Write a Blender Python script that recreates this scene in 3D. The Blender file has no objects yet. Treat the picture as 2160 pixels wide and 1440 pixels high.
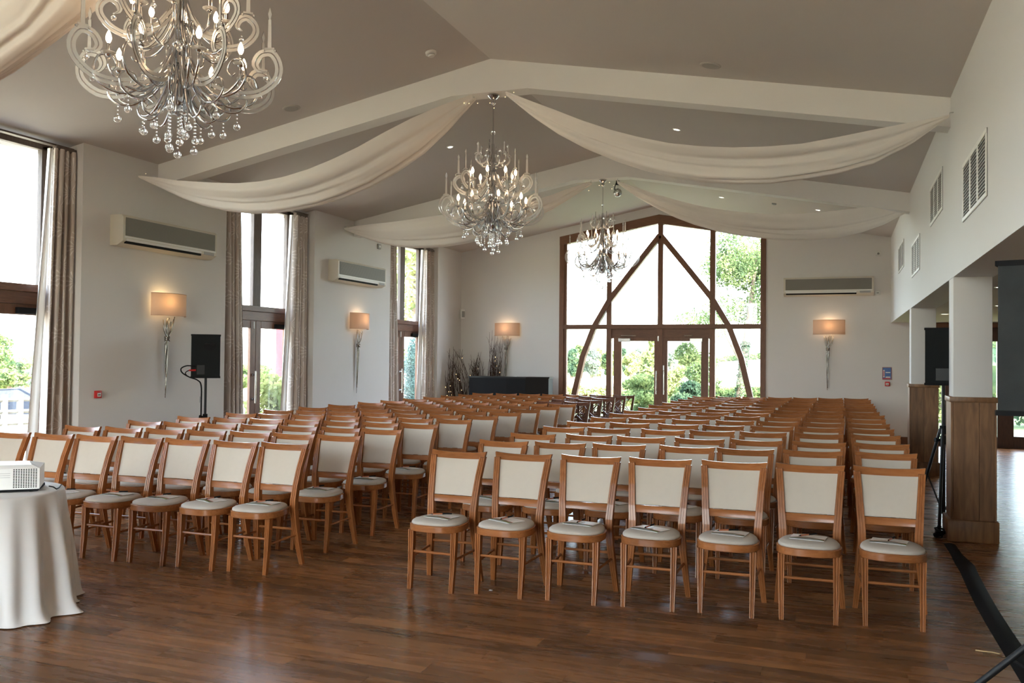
import bpy, bmesh, math, random
from mathutils import Vector, Matrix, Euler
PI = math.pi
R = random.Random(7)
C = bpy.context.scene.collection
S = bpy.context.scene

# ------------------------------------------------------------------ camera, sky, sun, exposure
F_PX, YAW, PITCH, ROLL = 1853.98, .3552, .0194, .0100
EYE = Vector((0, 0, 1.594))
fw0 = Vector((-math.sin(YAW), math.cos(YAW), 0)); rt0 = Vector((math.cos(YAW), math.sin(YAW), 0)); up0 = Vector((0, 0, 1))
fwd = fw0 * math.cos(PITCH) + up0 * math.sin(PITCH); up1 = up0 * math.cos(PITCH) - fw0 * math.sin(PITCH)
rgt = rt0 * math.cos(ROLL) + up1 * math.sin(ROLL); upv = up1 * math.cos(ROLL) - rt0 * math.sin(ROLL)
cam_data = bpy.data.cameras.new('camera'); cam = bpy.data.objects.new('camera', cam_data); C.objects.link(cam)
cam_data.sensor_width = 36.0; cam_data.lens = 36.0 * F_PX / 2160; cam_data.clip_end = 2000; cam_data.clip_start = .05
M3 = Matrix((rgt, upv, -fwd)).transposed()
cam.matrix_world = Matrix.Translation(EYE) @ M3.to_4x4()
S.camera = cam
S.view_settings.view_transform = 'Standard'; S.view_settings.look = 'None'; S.view_settings.gamma = 1
S.view_settings.use_curve_mapping = False
S.view_settings.exposure = 3.9
cy = S.cycles
cy.max_bounces = 10; cy.diffuse_bounces = 6; cy.glossy_bounces = 4; cy.transmission_bounces = 6; cy.transparent_max_bounces = 24
cy.caustics_reflective = False; cy.caustics_refractive = False; cy.sample_clamp_indirect = 3.0; cy.sample_clamp_direct = 0

world = bpy.data.worlds.new('sky'); S.world = world; world.use_nodes = True
wn = world.node_tree.nodes; wl = world.node_tree.links; wn.clear()
sky = wn.new('ShaderNodeTexSky'); sky.sky_type = 'NISHITA'; sky.sun_disc = False
sky.sun_elevation = math.radians(46); sky.sun_rotation = math.radians(118); sky.dust_density = 2.5; sky.ozone_density = .8
hsv = wn.new('ShaderNodeHueSaturation'); hsv.inputs['Saturation'].default_value = .60
bg = wn.new('ShaderNodeBackground'); bg.inputs['Strength'].default_value = .36
wo = wn.new('ShaderNodeOutputWorld')
wl.new(sky.outputs[0], hsv.inputs['Color']); wl.new(hsv.outputs[0], bg.inputs[0]); wl.new(bg.outputs[0], wo.inputs[0])

sun_data = bpy.data.lights.new('sun', 'SUN'); sun_data.energy = .6; sun_data.angle = math.radians(.6); sun_data.color = (1, .95, .86)
sun = bpy.data.objects.new('sun', sun_data); C.objects.link(sun)
sun.rotation_euler = Vector((-.62, .34, -.70)).to_track_quat('-Z', 'Y').to_euler(); sun.location = (3, -8, 14)

def portal(loc, rot, sx, sy):
    d = bpy.data.lights.new('sky_portal', 'AREA'); d.shape = 'RECTANGLE'; d.size = sx; d.size_y = sy; d.cycles.is_portal = True
    o = bpy.data.objects.new('sky_portal', d); C.objects.link(o); o.location = loc; o.rotation_euler = rot
BAYS = [(-4.31, -2.04), (.62, 2.89), (5.55, 7.82), (10.39, 12.66), (15.33, 17.53)]
for a, b in BAYS:
    portal((-8.72, (a + b) / 2, 2.05), (0, -PI / 2, 0), 4.0, 2.2)
portal((-3.62, 19.05, 2.3), (-PI / 2, 0, 0), 4.5, 4.6)
portal((-3.62, -6.35, 2.3), (PI / 2, 0, 0), 4.5, 4.6)
portal((3.2, 19.05, 1.15), (-PI / 2, 0, 0), 3.8, 2.3)

# ------------------------------------------------------------------ materials
MATS = {}
def nodes_of(name):
    m = bpy.data.materials.new(name); m.use_nodes = True; MATS[name] = m
    nt = m.node_tree; b = nt.nodes['Principled BSDF']
    return m, nt, b
def N(nt, kind, **kw):
    n = nt.nodes.new(kind)
    for k, v in kw.items(): setattr(n, k, v)
    return n
def lk(nt, a, b): nt.links.new(a, b)
def plain(name, col, rough=.6, metal=0, noise=0, nscale=20, bump=0, bscale=200, spec=.5, coat=0):
    m, nt, b = nodes_of(name)
    b.inputs['Base Color'].default_value = (*col, 1); b.inputs['Roughness'].default_value = rough; b.inputs['Metallic'].default_value = metal
    b.inputs['Specular IOR Level'].default_value = spec; b.inputs['Coat Weight'].default_value = coat
    if noise or bump:
        tc = N(nt, 'ShaderNodeTexCoord')
    if noise:
        n = N(nt, 'ShaderNodeTexNoise'); n.inputs['Scale'].default_value = nscale; n.inputs['Detail'].default_value = 4
        lk(nt, tc.outputs['Object'], n.inputs['Vector'])
        mx = N(nt, 'ShaderNodeMix', data_type='RGBA'); mx.inputs['A'].default_value = (*[c * (1 - noise) for c in col], 1); mx.inputs['B'].default_value = (*[min(1, c * (1 + noise)) for c in col], 1)
        lk(nt, n.outputs['Fac'], mx.inputs['Factor']); lk(nt, mx.outputs['Result'], b.inputs['Base Color'])
    if bump:
        n = N(nt, 'ShaderNodeTexNoise'); n.inputs['Scale'].default_value = bscale; n.inputs['Detail'].default_value = 3
        lk(nt, tc.outputs['Object'], n.inputs['Vector'])
        bp = N(nt, 'ShaderNodeBump'); bp.inputs['Strength'].default_value = bump; bp.inputs['Distance'].default_value = .002
        lk(nt, n.outputs['Fac'], bp.inputs['Height']); lk(nt, bp.outputs[0], b.inputs['Normal'])
    return m
def wood(name, dark, light, axis='Z', scale=9, rough=.35, coat=0, stretch=14, spec=.5):
    m, nt, b = nodes_of(name)
    tc = N(nt, 'ShaderNodeTexCoord'); oi = N(nt, 'ShaderNodeObjectInfo'); mp = N(nt, 'ShaderNodeMapping')
    sc = {'X': (1, stretch, stretch), 'Y': (stretch, 1, stretch), 'Z': (stretch, stretch, 1)}[axis]
    mp.inputs['Scale'].default_value = sc
    ad = N(nt, 'ShaderNodeVectorMath', operation='ADD'); ml = N(nt, 'ShaderNodeMath', operation='MULTIPLY'); ml.inputs[1].default_value = 37
    lk(nt, oi.outputs['Random'], ml.inputs[0]); lk(nt, tc.outputs['Object'], ad.inputs[0]); lk(nt, ml.outputs[0], ad.inputs[1])
    lk(nt, ad.outputs[0], mp.inputs['Vector'])
    n = N(nt, 'ShaderNodeTexNoise'); n.inputs['Scale'].default_value = scale; n.inputs['Detail'].default_value = 6; n.inputs['Distortion'].default_value = .6
    lk(nt, mp.outputs[0], n.inputs['Vector'])
    cr = N(nt, 'ShaderNodeValToRGB'); cr.color_ramp.elements[0].position = .3; cr.color_ramp.elements[1].position = .72
    cr.color_ramp.elements[0].color = (*dark, 1); cr.color_ramp.elements[1].color = (*light, 1)
    lk(nt, n.outputs['Fac'], cr.inputs[0])
    h = N(nt, 'ShaderNodeHueSaturation'); mr = N(nt, 'ShaderNodeMapRange'); mr.inputs['To Min'].default_value = .86; mr.inputs['To Max'].default_value = 1.14
    lk(nt, oi.outputs['Random'], mr.inputs['Value']); lk(nt, mr.outputs[0], h.inputs['Value']); lk(nt, cr.outputs[0], h.inputs['Color'])
    lk(nt, h.outputs[0], b.inputs['Base Color'])
    b.inputs['Roughness'].default_value = rough; b.inputs['Coat Weight'].default_value = coat; b.inputs['Specular IOR Level'].default_value = spec
    return m
def emit(name, col, strength):
    m = bpy.data.materials.new(name); m.use_nodes = True; MATS[name] = m; nt = m.node_tree; nt.nodes.clear()
    e = N(nt, 'ShaderNodeEmission'); e.inputs[0].default_value = (*col, 1); e.inputs[1].default_value = strength
    o = N(nt, 'ShaderNodeOutputMaterial'); lk(nt, e.outputs[0], o.inputs[0]); return m

wallm = plain('wall_paint', (.71, .695, .685), .85, noise=.02, nscale=1.5, spec=.2)
beamm = plain('beam_paint', (.80, .79, .785), .85, spec=.2)
ceilm = plain('ceiling_paint', (.60, .56, .535), .9, noise=.02, nscale=.7, spec=.2)
oak = wood('oak_frame', (.11, .045, .022), (.20, .085, .042), 'Z', 8, .45)
oakh = wood('oak_frame_level', (.11, .045, .022), (.20, .085, .042), 'Y', 8, .45)
oakx = wood('oak_frame_cross', (.11, .045, .022), (.20, .085, .042), 'X', 8, .45)
greyoak = wood('weathered_oak', (.10, .075, .062), (.17, .13, .11), 'Z', 8, .6)
cladm = wood('pillar_oak', (.14, .062, .024), (.275, .135, .055), 'Z', 3.2, .42, stretch=7)
chairw = wood('chair_beech', (.265, .090, .027), (.365, .136, .044), 'Z', 7, .27, coat=.05, stretch=8, spec=.35)
chairwx = wood('chair_beech_cross', (.265, .090, .027), (.365, .136, .044), 'X', 7, .27, coat=.05, stretch=8, spec=.35)
darkw = wood('dark_chair_wood', (.115, .040, .020), (.17, .062, .030), 'Z', 7, .3, coat=.2, stretch=8)
fab = plain('cream_fabric', (.585, .52, .44), .9, noise=.03, nscale=30, bump=.25, bscale=600, spec=.2)
seatf = plain('seat_fabric', (.53, .48, .42), .9, noise=.05, nscale=25, bump=.2, bscale=500, spec=.2)
cloth = plain('white_cloth', (.80, .78, .76), .8, bump=.1, bscale=500, spec=.2)
black = plain('black_matt', (.009, .009, .010), .7, spec=.15)
blackg = plain('black_satin', (.012, .012, .013), .4, spec=.3)
speakm = plain('speaker_paint', (.012, .0135, .014), .75, noise=.15, nscale=40, bump=.5, bscale=400, spec=.15)
roadm = plain('worn_speaker_paint', (.032, .036, .037), .7, spec=.25, noise=.35, nscale=9, bump=.5, bscale=300)
chrome = plain('chrome', (.58, .59, .61), .07, metal=1)
steel = plain('brushed_steel', (.6, .6, .6), .3, metal=1)
pewter = plain('hammered_silver', (.34, .325, .30), .22, metal=1, bump=.6, bscale=60)
plasticw = plain('ac_plastic', (.66, .625, .54), .45)
whitep = plain('white_plastic', (.8, .8, .78), .4)
projm = plain('projector_shell', (.82, .82, .80), .42)
redp = plain('red_plastic', (.55, .02, .02), .35)
greyp = plain('grey_plastic', (.35, .35, .34), .5)
bluep = plain('sign_blue', (.08, .16, .42), .5)
greenp = plain('sign_green', (.0, .22, .10), .45)
ventd = plain('vent_dark', (.055, .05, .05), .8)
lining = plain('curtain_lining', (.82, .81, .80), .8, spec=.2)
twigm = plain('willow_bark', (.05, .022, .013), .8, noise=.3, nscale=30)
barkm = plain('tree_bark', (.12, .09, .065), .9, noise=.3, nscale=6)
tapem = plain('cable_mat', (.010, .010, .011), .75, spec=.12, bump=.6, bscale=60)
paperw = plain('paper', (.86, .85, .82), .6)
straw = plain('straw', (.6, .42, .2), .7)
bulbm = emit('warm_bulb', (1, .66, .38), 2.0)
spotm = emit('downlight_lens', (1, .85, .6), .5)
fairym = emit('fairy_light', (1, .70, .35), .12)

def glass_pane():
    m = bpy.data.materials.new('window_glass'); m.use_nodes = True; nt = m.node_tree; nt.nodes.clear(); MATS['window_glass'] = m
    t = N(nt, 'ShaderNodeBsdfTransparent'); t.inputs[0].default_value = (.96, .98, .97, 1)
    g = N(nt, 'ShaderNodeBsdfGlossy'); g.inputs['Roughness'].default_value = .02
    f = N(nt, 'ShaderNodeLayerWeight'); f.inputs['Blend'].default_value = .5          # Schlick, alike on both faces of the pane
    pw = N(nt, 'ShaderNodeMath', operation='POWER'); pw.inputs[1].default_value = 5; lk(nt, f.outputs['Facing'], pw.inputs[0])
    ma = N(nt, 'ShaderNodeMath', operation='MULTIPLY_ADD'); ma.inputs[1].default_value = .9; ma.inputs[2].default_value = .03; lk(nt, pw.outputs[0], ma.inputs[0])
    mx = N(nt, 'ShaderNodeMixShader'); o = N(nt, 'ShaderNodeOutputMaterial')
    lk(nt, ma.outputs[0], mx.inputs[0]); lk(nt, t.outputs[0], mx.inputs[1]); lk(nt, g.outputs[0], mx.inputs[2]); lk(nt, mx.outputs[0], o.inputs[0])
    return m
glass = glass_pane()
def crystal_m():
    m, nt, b = nodes_of('crystal')
    b.inputs['Base Color'].default_value = (.97, .98, 1, 1); b.inputs['Roughness'].default_value = .01
    b.inputs['Transmission Weight'].default_value = 1; b.inputs['IOR'].default_value = 1.55
    return m
crystal = crystal_m()
def acrylic_m():
    m = bpy.data.materials.new('clear_acrylic'); m.use_nodes = True; nt = m.node_tree; b = nt.nodes['Principled BSDF']; MATS['clear_acrylic'] = m
    b.inputs['Base Color'].default_value = (.80, .82, .82, 1); b.inputs['Roughness'].default_value = .12
    b.inputs['Base Color'].default_value = (.78, .80, .80, 1)
    t = N(nt, 'ShaderNodeBsdfTransparent'); mx = N(nt, 'ShaderNodeMixShader'); mx.inputs[0].default_value = .58  # milky white share stands in for reflections on the clear acrylic
    o = nt.nodes['Material Output']; lk(nt, t.outputs[0], mx.inputs[1]); lk(nt, b.outputs[0], mx.inputs[2]); lk(nt, mx.outputs[0], o.inputs[0])
    return m
acrylic = acrylic_m()
acr_edge = plain('acrylic_edge', (.30, .31, .32), .12, metal=.8)  # dark metallic rim colour imitates refraction at the acrylic edges
def translucent(name, col, amt, rough=.9, add=None):
    m = bpy.data.materials.new(name); m.use_nodes = True; nt = m.node_tree; nt.nodes.clear(); MATS[name] = m
    d = N(nt, 'ShaderNodeBsdfDiffuse'); d.inputs[0].default_value = (*col, 1)
    t = N(nt, 'ShaderNodeBsdfTranslucent'); t.inputs[0].default_value = (*(add or col), 1)
    mx = N(nt, 'ShaderNodeMixShader'); mx.inputs[0].default_value = amt; o = N(nt, 'ShaderNodeOutputMaterial')
    lk(nt, d.outputs[0], mx.inputs[1]); lk(nt, t.outputs[0], mx.inputs[2]); lk(nt, mx.outputs[0], o.inputs[0])
    return m
drapem = translucent('drape_voile', (.87, .845, .82), .2, add=(.88, .79, .70))
shadem = translucent('lampshade_linen', (.52, .44, .38), .22, add=(.80, .52, .33))

def floor_m():
    m, nt, b = nodes_of('plank_floor')
    g = N(nt, 'ShaderNodeNewGeometry'); sp = N(nt, 'ShaderNodeSeparateXYZ'); lk(nt, g.outputs['Position'], sp.inputs[0])
    def mt(op, a, c=None):
        n = N(nt, 'ShaderNodeMath', operation=op)
        for i, v in enumerate((a, c)):
            if v is None: continue
            if isinstance(v, (int, float)): n.inputs[i].default_value = v
            else: lk(nt, v, n.inputs[i])
        return n.outputs[0]
    row = mt('FLOOR', mt('DIVIDE', mt('ADD', sp.outputs['Y'], 60.0), .15))
    off = mt('FRACT', mt('MULTIPLY', row, .4137))
    col = mt('FLOOR', mt('ADD', mt('DIVIDE', mt('ADD', sp.outputs['X'], 60.0), 1.2), off))
    cv = N(nt, 'ShaderNodeCombineXYZ'); lk(nt, row, cv.inputs[0]); lk(nt, col, cv.inputs[1])
    wnz = N(nt, 'ShaderNodeTexWhiteNoise', noise_dimensions='2D'); lk(nt, cv.outputs[0], wnz.inputs['Vector'])
    v2 = N(nt, 'ShaderNodeVectorMath', operation='MULTIPLY'); lk(nt, g.outputs['Position'], v2.inputs[0]); v2.inputs[1].default_value = (.9, 8, 1)
    v3 = N(nt, 'ShaderNodeVectorMath', operation='ADD'); lk(nt, v2.outputs[0], v3.inputs[0])
    sc = N(nt, 'ShaderNodeVectorMath', operation='SCALE'); lk(nt, wnz.outputs['Color'], sc.inputs[0]); sc.inputs['Scale'].default_value = 40
    lk(nt, sc.outputs[0], v3.inputs[1])
    n1 = N(nt, 'ShaderNodeTexNoise'); n1.inputs['Scale'].default_value = 1.6; n1.inputs['Detail'].default_value = 6; n1.inputs['Roughness'].default_value = .5; n1.inputs['Distortion'].default_value = .8
    lk(nt, v3.outputs[0], n1.inputs['Vector'])
    cr = N(nt, 'ShaderNodeValToRGB'); e = cr.color_ramp.elements
    e[0].position = .22; e[0].color = (.105, .042, .016, 1); e[1].position = .80; e[1].color = (.310, .142, .052, 1)
    x = cr.color_ramp.elements.new(.5); x.color = (.205, .085, .029, 1)
    lk(nt, n1.outputs['Fac'], cr.inputs[0])
    h = N(nt, 'ShaderNodeHueSaturation'); mr = N(nt, 'ShaderNodeMapRange'); mr.inputs['To Min'].default_value = .68; mr.inputs['To Max'].default_value = 1.28
    lk(nt, wnz.outputs['Value'], mr.inputs['Value']); lk(nt, mr.outputs[0], h.inputs['Value']); lk(nt, cr.outputs[0], h.inputs['Color'])
    lk(nt, h.outputs[0], b.inputs['Base Color'])
    r2 = N(nt, 'ShaderNodeMapRange'); r2.inputs['To Min'].default_value = .22; r2.inputs['To Max'].default_value = .33
    lk(nt, n1.outputs['Fac'], r2.inputs['Value']); lk(nt, r2.outputs[0], b.inputs['Roughness'])
    bp = N(nt, 'ShaderNodeBump'); bp.inputs['Strength'].default_value = .05; bp.inputs['Distance'].default_value = .001
    lk(nt, n1.outputs['Fac'], bp.inputs['Height']); lk(nt, bp.outputs[0], b.inputs['Normal'])
    b.inputs['Specular IOR Level'].default_value = .28
    return m
floorm = floor_m()

def curtain_m():
    m, nt, b = nodes_of('curtain_linen')
    uv = N(nt, 'ShaderNodeUVMap'); uv.uv_map = 'UVMap'
    vo = N(nt, 'ShaderNodeTexVoronoi', feature='F1', voronoi_dimensions='2D'); vo.inputs['Scale'].default_value = 3.1; vo.inputs['Randomness'].default_value = .8
    lk(nt, uv.outputs[0], vo.inputs['Vector'])
    scl = N(nt, 'ShaderNodeVectorMath', operation='SCALE'); scl.inputs['Scale'].default_value = 1.0; lk(nt, uv.outputs[0], scl.inputs[0])
    df = N(nt, 'ShaderNodeVectorMath', operation='SUBTRACT'); lk(nt, scl.outputs[0], df.inputs[0]); lk(nt, vo.outputs['Position'], df.inputs[1])
    sp = N(nt, 'ShaderNodeSeparateXYZ'); lk(nt, df.outputs[0], sp.inputs[0])
    at = N(nt, 'ShaderNodeMath', operation='ARCTAN2'); lk(nt, sp.outputs['Y'], at.inputs[0]); lk(nt, sp.outputs['X'], at.inputs[1])
    mu = N(nt, 'ShaderNodeMath', operation='MULTIPLY'); mu.inputs[1].default_value = 13; lk(nt, at.outputs[0], mu.inputs[0])
    si = N(nt, 'ShaderNodeMath', operation='SINE'); lk(nt, mu.outputs[0], si.inputs[0])
    g1 = N(nt, 'ShaderNodeMath', operation='GREATER_THAN'); g1.inputs[1].default_value = .55; lk(nt, si.outputs[0], g1.inputs[0])
    l1 = N(nt, 'ShaderNodeMath', operation='LESS_THAN'); l1.inputs[1].default_value = .42; lk(nt, vo.outputs['Distance'], l1.inputs[0])
    mm = N(nt, 'ShaderNodeMath', operation='MULTIPLY'); lk(nt, g1.outputs[0], mm.inputs[0]); lk(nt, l1.outputs[0], mm.inputs[1])
    m2 = N(nt, 'ShaderNodeMath', operation='MULTIPLY'); m2.inputs[1].default_value = .75; lk(nt, mm.outputs[0], m2.inputs[0])
    mx = N(nt, 'ShaderNodeMix', data_type='RGBA'); mx.inputs['A'].default_value = (.56, .49, .44, 1); mx.inputs['B'].default_value = (.78, .73, .69, 1)
    lk(nt, m2.outputs[0], mx.inputs['Factor']); lk(nt, mx.outputs['Result'], b.inputs['Base Color'])
    b.inputs['Roughness'].default_value = .75; b.inputs['Sheen Weight'].default_value = .2; b.inputs['Specular IOR Level'].default_value = .3
    return m
curtm = curtain_m()
def grille_m():
    m, nt, b = nodes_of('ac_grille')
    tc = N(nt, 'ShaderNodeTexCoord'); w = N(nt, 'ShaderNodeTexWave', wave_type='BANDS', bands_direction='Z'); w.inputs['Scale'].default_value = 34
    lk(nt, tc.outputs['Object'], w.inputs['Vector'])
    cr = N(nt, 'ShaderNodeValToRGB'); cr.color_ramp.elements[0].color = (.11, .105, .09, 1); cr.color_ramp.elements[1].color = (.30, .285, .25, 1)
    lk(nt, w.outputs['Fac'], cr.inputs[0]); lk(nt, cr.outputs[0], b.inputs['Base Color']); b.inputs['Roughness'].default_value = .6
    return m
grillem = grille_m()
def leaf_m(name, c1, c2, c3):
    m = bpy.data.materials.new(name); m.use_nodes = True; nt = m.node_tree; nt.nodes.clear(); MATS[name] = m
    g = N(nt, 'ShaderNodeNewGeometry'); n = N(nt, 'ShaderNodeTexNoise'); n.inputs['Scale'].default_value = 2.2; n.inputs['Detail'].default_value = 5
    lk(nt, g.outputs['Position'], n.inputs['Vector'])
    cr = N(nt, 'ShaderNodeValToRGB'); e = cr.color_ramp.elements; e[0].position = .35; e[1].position = .68
    e[0].color = (*c1, 1); e[1].color = (*c3, 1); x = e.new(.5); x.color = (*c2, 1); lk(nt, n.outputs['Fac'], cr.inputs[0])
    d = N(nt, 'ShaderNodeBsdfDiffuse'); t = N(nt, 'ShaderNodeBsdfTranslucent'); mx = N(nt, 'ShaderNodeMixShader'); mx.inputs[0].default_value = .35
    lk(nt, cr.outputs[0], d.inputs[0]); lk(nt, cr.outputs[0], t.inputs[0]); lk(nt, d.outputs[0], mx.inputs[1]); lk(nt, t.outputs[0], mx.inputs[2])
    o = N(nt, 'ShaderNodeOutputMaterial'); lk(nt, mx.outputs[0], o.inputs[0]); return m
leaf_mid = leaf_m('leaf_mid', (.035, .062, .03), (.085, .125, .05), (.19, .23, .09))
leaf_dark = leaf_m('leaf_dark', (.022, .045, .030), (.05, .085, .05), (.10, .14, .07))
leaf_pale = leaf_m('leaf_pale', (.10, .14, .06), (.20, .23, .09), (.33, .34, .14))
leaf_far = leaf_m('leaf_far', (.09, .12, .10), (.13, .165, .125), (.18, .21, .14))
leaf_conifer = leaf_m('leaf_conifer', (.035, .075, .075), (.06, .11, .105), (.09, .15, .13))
lawnm = plain('lawn', (.06, .10, .025), .9, noise=.35, nscale=3)
pavem = plain('pale_paving', (.17, .165, .155), .8, noise=.08, nscale=2)
fieldm = plain('stubble_field', (.42, .37, .24), .9, noise=.1, nscale=.3)
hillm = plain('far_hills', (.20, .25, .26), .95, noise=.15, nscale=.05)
brickm = plain('brick_red', (.30, .12, .075), .85, noise=.2, nscale=15)
mortarm = plain('mortar', (.45, .42, .38), .9)
tilem = plain('roof_tile_pale', (.42, .38, .34), .85, noise=.2, nscale=9)
fencem = plain('fence_paint', (.10, .10, .10), .8, noise=.2, nscale=8)
carm = plain('car_paint', (.010, .014, .024), .5, spec=.12)
carg = plain('car_glass', (.03, .035, .04), .3, spec=.3)
bannerm = translucent('red_banner', (.55, .06, .07), .4)

# ------------------------------------------------------------------ mesh helpers
class MB:
    def __init__(s): s.v = []; s.f = []; s.uv = None
    def add(s, vs, fs):
        o = len(s.v); s.v += [tuple(p) for p in vs]; s.f += [tuple(i + o for i in f) for f in fs]; return s
    def box(s, x0, y0, z0, x1, y1, z1):
        x0, x1 = min(x0, x1), max(x0, x1); y0, y1 = min(y0, y1), max(y0, y1); z0, z1 = min(z0, z1), max(z0, z1)
        return s.add([(x0, y0, z0), (x1, y0, z0), (x1, y1, z0), (x0, y1, z0), (x0, y0, z1), (x1, y0, z1), (x1, y1, z1), (x0, y1, z1)],
                     [(3, 2, 1, 0), (4, 5, 6, 7), (0, 1, 5, 4), (1, 2, 6, 5), (2, 3, 7, 6), (3, 0, 4, 7)])
    def rbox(s, x0, y0, z0, x1, y1, z1, r=.004, seg=2):
        bm = bmesh.new(); bmesh.ops.create_cube(bm, size=1)
        for v in bm.verts: v.co = ((x0 + x1) / 2 + v.co.x * (x1 - x0), (y0 + y1) / 2 + v.co.y * (y1 - y0), (z0 + z1) / 2 + v.co.z * (z1 - z0))
        bmesh.ops.bevel(bm, geom=bm.edges[:], offset=r, segments=seg, affect='EDGES', profile=.5)
        bm.verts.index_update(); vs = [v.co.copy() for v in bm.verts]; fs = [[v.index for v in f.verts] for f in bm.faces]; bm.free()
        return s.add(vs, fs)
    def prism(s, poly, d0, d1, ax):
        n = len(poly)
        def P(a, b, d): return {'X': (d, a, b), 'Y': (a, d, b), 'Z': (a, b, d)}[ax]
        vs = [P(a, b, d0) for a, b in poly] + [P(a, b, d1) for a, b in poly]
        fs = [tuple(range(n))[::-1], tuple(range(n, 2 * n))] + [(i, (i + 1) % n, n + (i + 1) % n, n + i) for i in range(n)]
        return s.add(vs, fs)
    def tube(s, pts, rad, n=8, cap=True, prof=None):
        pts = [Vector(p) for p in pts]; m = len(pts)
        if not isinstance(rad, (list, tuple)): rad = [rad] * m
        prev = None; vs = []
        for i, p in enumerate(pts):
            t = (pts[min(i + 1, m - 1)] - pts[max(i - 1, 0)])
            if t.length < 1e-9: t = Vector((0, 0, 1))
            t.normalize()
            if prev is None:
                a = Vector((0, 0, 1)) if abs(t.z) < .9 else Vector((0, 1, 0)); u = t.cross(a).normalized()
            else:
                u = (prev - t * prev.dot(t)); u = u.normalized() if u.length > 1e-6 else t.orthogonal().normalized()
            prev = u; w = t.cross(u)
            for k in range(n):
                a = 2 * PI * k / n; vs.append(p + (u * math.cos(a) + w * math.sin(a)) * rad[i])
        fs = [(i * n + k, i * n + (k + 1) % n, (i + 1) * n + (k + 1) % n, (i + 1) * n + k) for i in range(m - 1) for k in range(n)]
        if cap: fs += [tuple(range(n))[::-1], tuple(range((m - 1) * n, m * n))]
        return s.add(vs, fs)
    def sweep(s, path, prof, scales=None, u=Vector((1, 0, 0)), w=None):
        """a profile of (a, b) pairs carried along path in the fixed frame u, w"""
        n = len(prof); m = len(path); vs = []
        for i, p in enumerate(path):
            sc = scales[i] if scales else 1
            for a, b in prof: vs.append(Vector(p) + u * a * sc + w * b * sc)
        fs = [(i * n + k, i * n + (k + 1) % n, (i + 1) * n + (k + 1) % n, (i + 1) * n + k) for i in range(m - 1) for k in range(n)]
        fs += [tuple(range(n))[::-1], tuple(range((m - 1) * n, m * n))]
        return s.add(vs, fs)
    def lathe(s, prof, n=20, c=(0, 0, 0)):
        vs = [(c[0] + r * math.cos(2 * PI * k / n), c[1] + r * math.sin(2 * PI * k / n), c[2] + z) for r, z in prof for k in range(n)]
        m = len(prof)
        fs = [(i * n + k, i * n + (k + 1) % n, (i + 1) * n + (k + 1) % n, (i + 1) * n + k) for i in range(m - 1) for k in range(n)]
        if prof[0][0] > 1e-6: fs.append(tuple(range(n))[::-1])
        if prof[-1][0] > 1e-6: fs.append(tuple(range((m - 1) * n, m * n)))
        return s.add(vs, fs)
    def ball(s, c, r, n=10, m=6, sz=1):
        return s.lathe([(r * math.sin(PI * i / m) + (1e-5 if i in (0, m) else 0), -r * sz * math.cos(PI * i / m)) for i in range(m + 1)], n, c)
    def grid(s, P):
        n = len(P); m = len(P[0]); vs = [p for row in P for p in row]
        return s.add(vs, [(i * m + j, i * m + j + 1, (i + 1) * m + j + 1, (i + 1) * m + j) for i in range(n - 1) for j in range(m - 1)])
    def mesh(s, name, mat, smooth=None):
        me = bpy.data.meshes.new(name); me.from_pydata(s.v, [], s.f); me.materials.append(mat)
        bm = bmesh.new(); bm.from_mesh(me); bmesh.ops.recalc_face_normals(bm, faces=bm.faces[:]); bm.to_mesh(me); bm.free()
        if smooth is not None:
            me.polygons.foreach_set('use_smooth', [True] * len(me.polygons))
            if smooth > 0: me.set_sharp_from_angle(angle=math.radians(smooth))
        return me
    def build(s, name, mat, parent=None, smooth=None, kind=None, loc=None):
        o = bpy.data.objects.new(name, s.mesh(name, mat, smooth)); C.objects.link(o)
        if parent: o.parent = parent
        if kind: o['kind'] = kind
        if loc: o.location = loc
        return o
def tag(o, label=None, cat=None, group=None, kind=None):
    for k, v in (('label', label), ('category', cat), ('group', group), ('kind', kind)):
        if v: o[k] = v
    return o
def thing(name, label, cat, loc=(0, 0, 0), rz=0, group=None):
    o = bpy.data.objects.new(name, None); C.objects.link(o); o.empty_display_size = .1
    o.location = loc; o.rotation_euler = (0, 0, rz); return tag(o, label, cat, group)
def setting(name, loc=(0, 0, 0)):
    o = bpy.data.objects.new(name, None); C.objects.link(o); o.location = loc; o['kind'] = 'structure'; return o
def inst(name, me, parent, loc=(0, 0, 0), rot=(0, 0, 0), sc=(1, 1, 1)):
    o = bpy.data.objects.new(name, me); C.objects.link(o); o.parent = parent; o.location = loc; o.rotation_euler = rot; o.scale = sc; return o
KIDS = {}
def copy_tree(o, parent=None):
    c = o.copy(); C.objects.link(c)
    if parent: c.parent = parent
    kids = KIDS.get(o.name)
    if kids is None: kids = list(o.children); KIDS[o.name] = kids
    for ch in kids: copy_tree(ch, c)
    return c
def gp(px, d):
    u = (px - 1080) / F_PX
    return fwd.x * d + rgt.x * u * d, fwd.y * d + rgt.y * u * d
def zy(py, d, px=1080):
    return EYE.z + d * (fwd.z - upv.z * (py - 720) / F_PX + rgt.z * (px - 1080) / F_PX)

XL, XR, YB, YF = -8.251, .975, 18.81, -6.0
XM, HR, HE = (XL + XR) / 2, 4.926, 4.058
SL = (HR - HE) / (XR - XM)
SOF = 2.37
def zc(x): return HR - abs(x - XM) * SL

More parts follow.
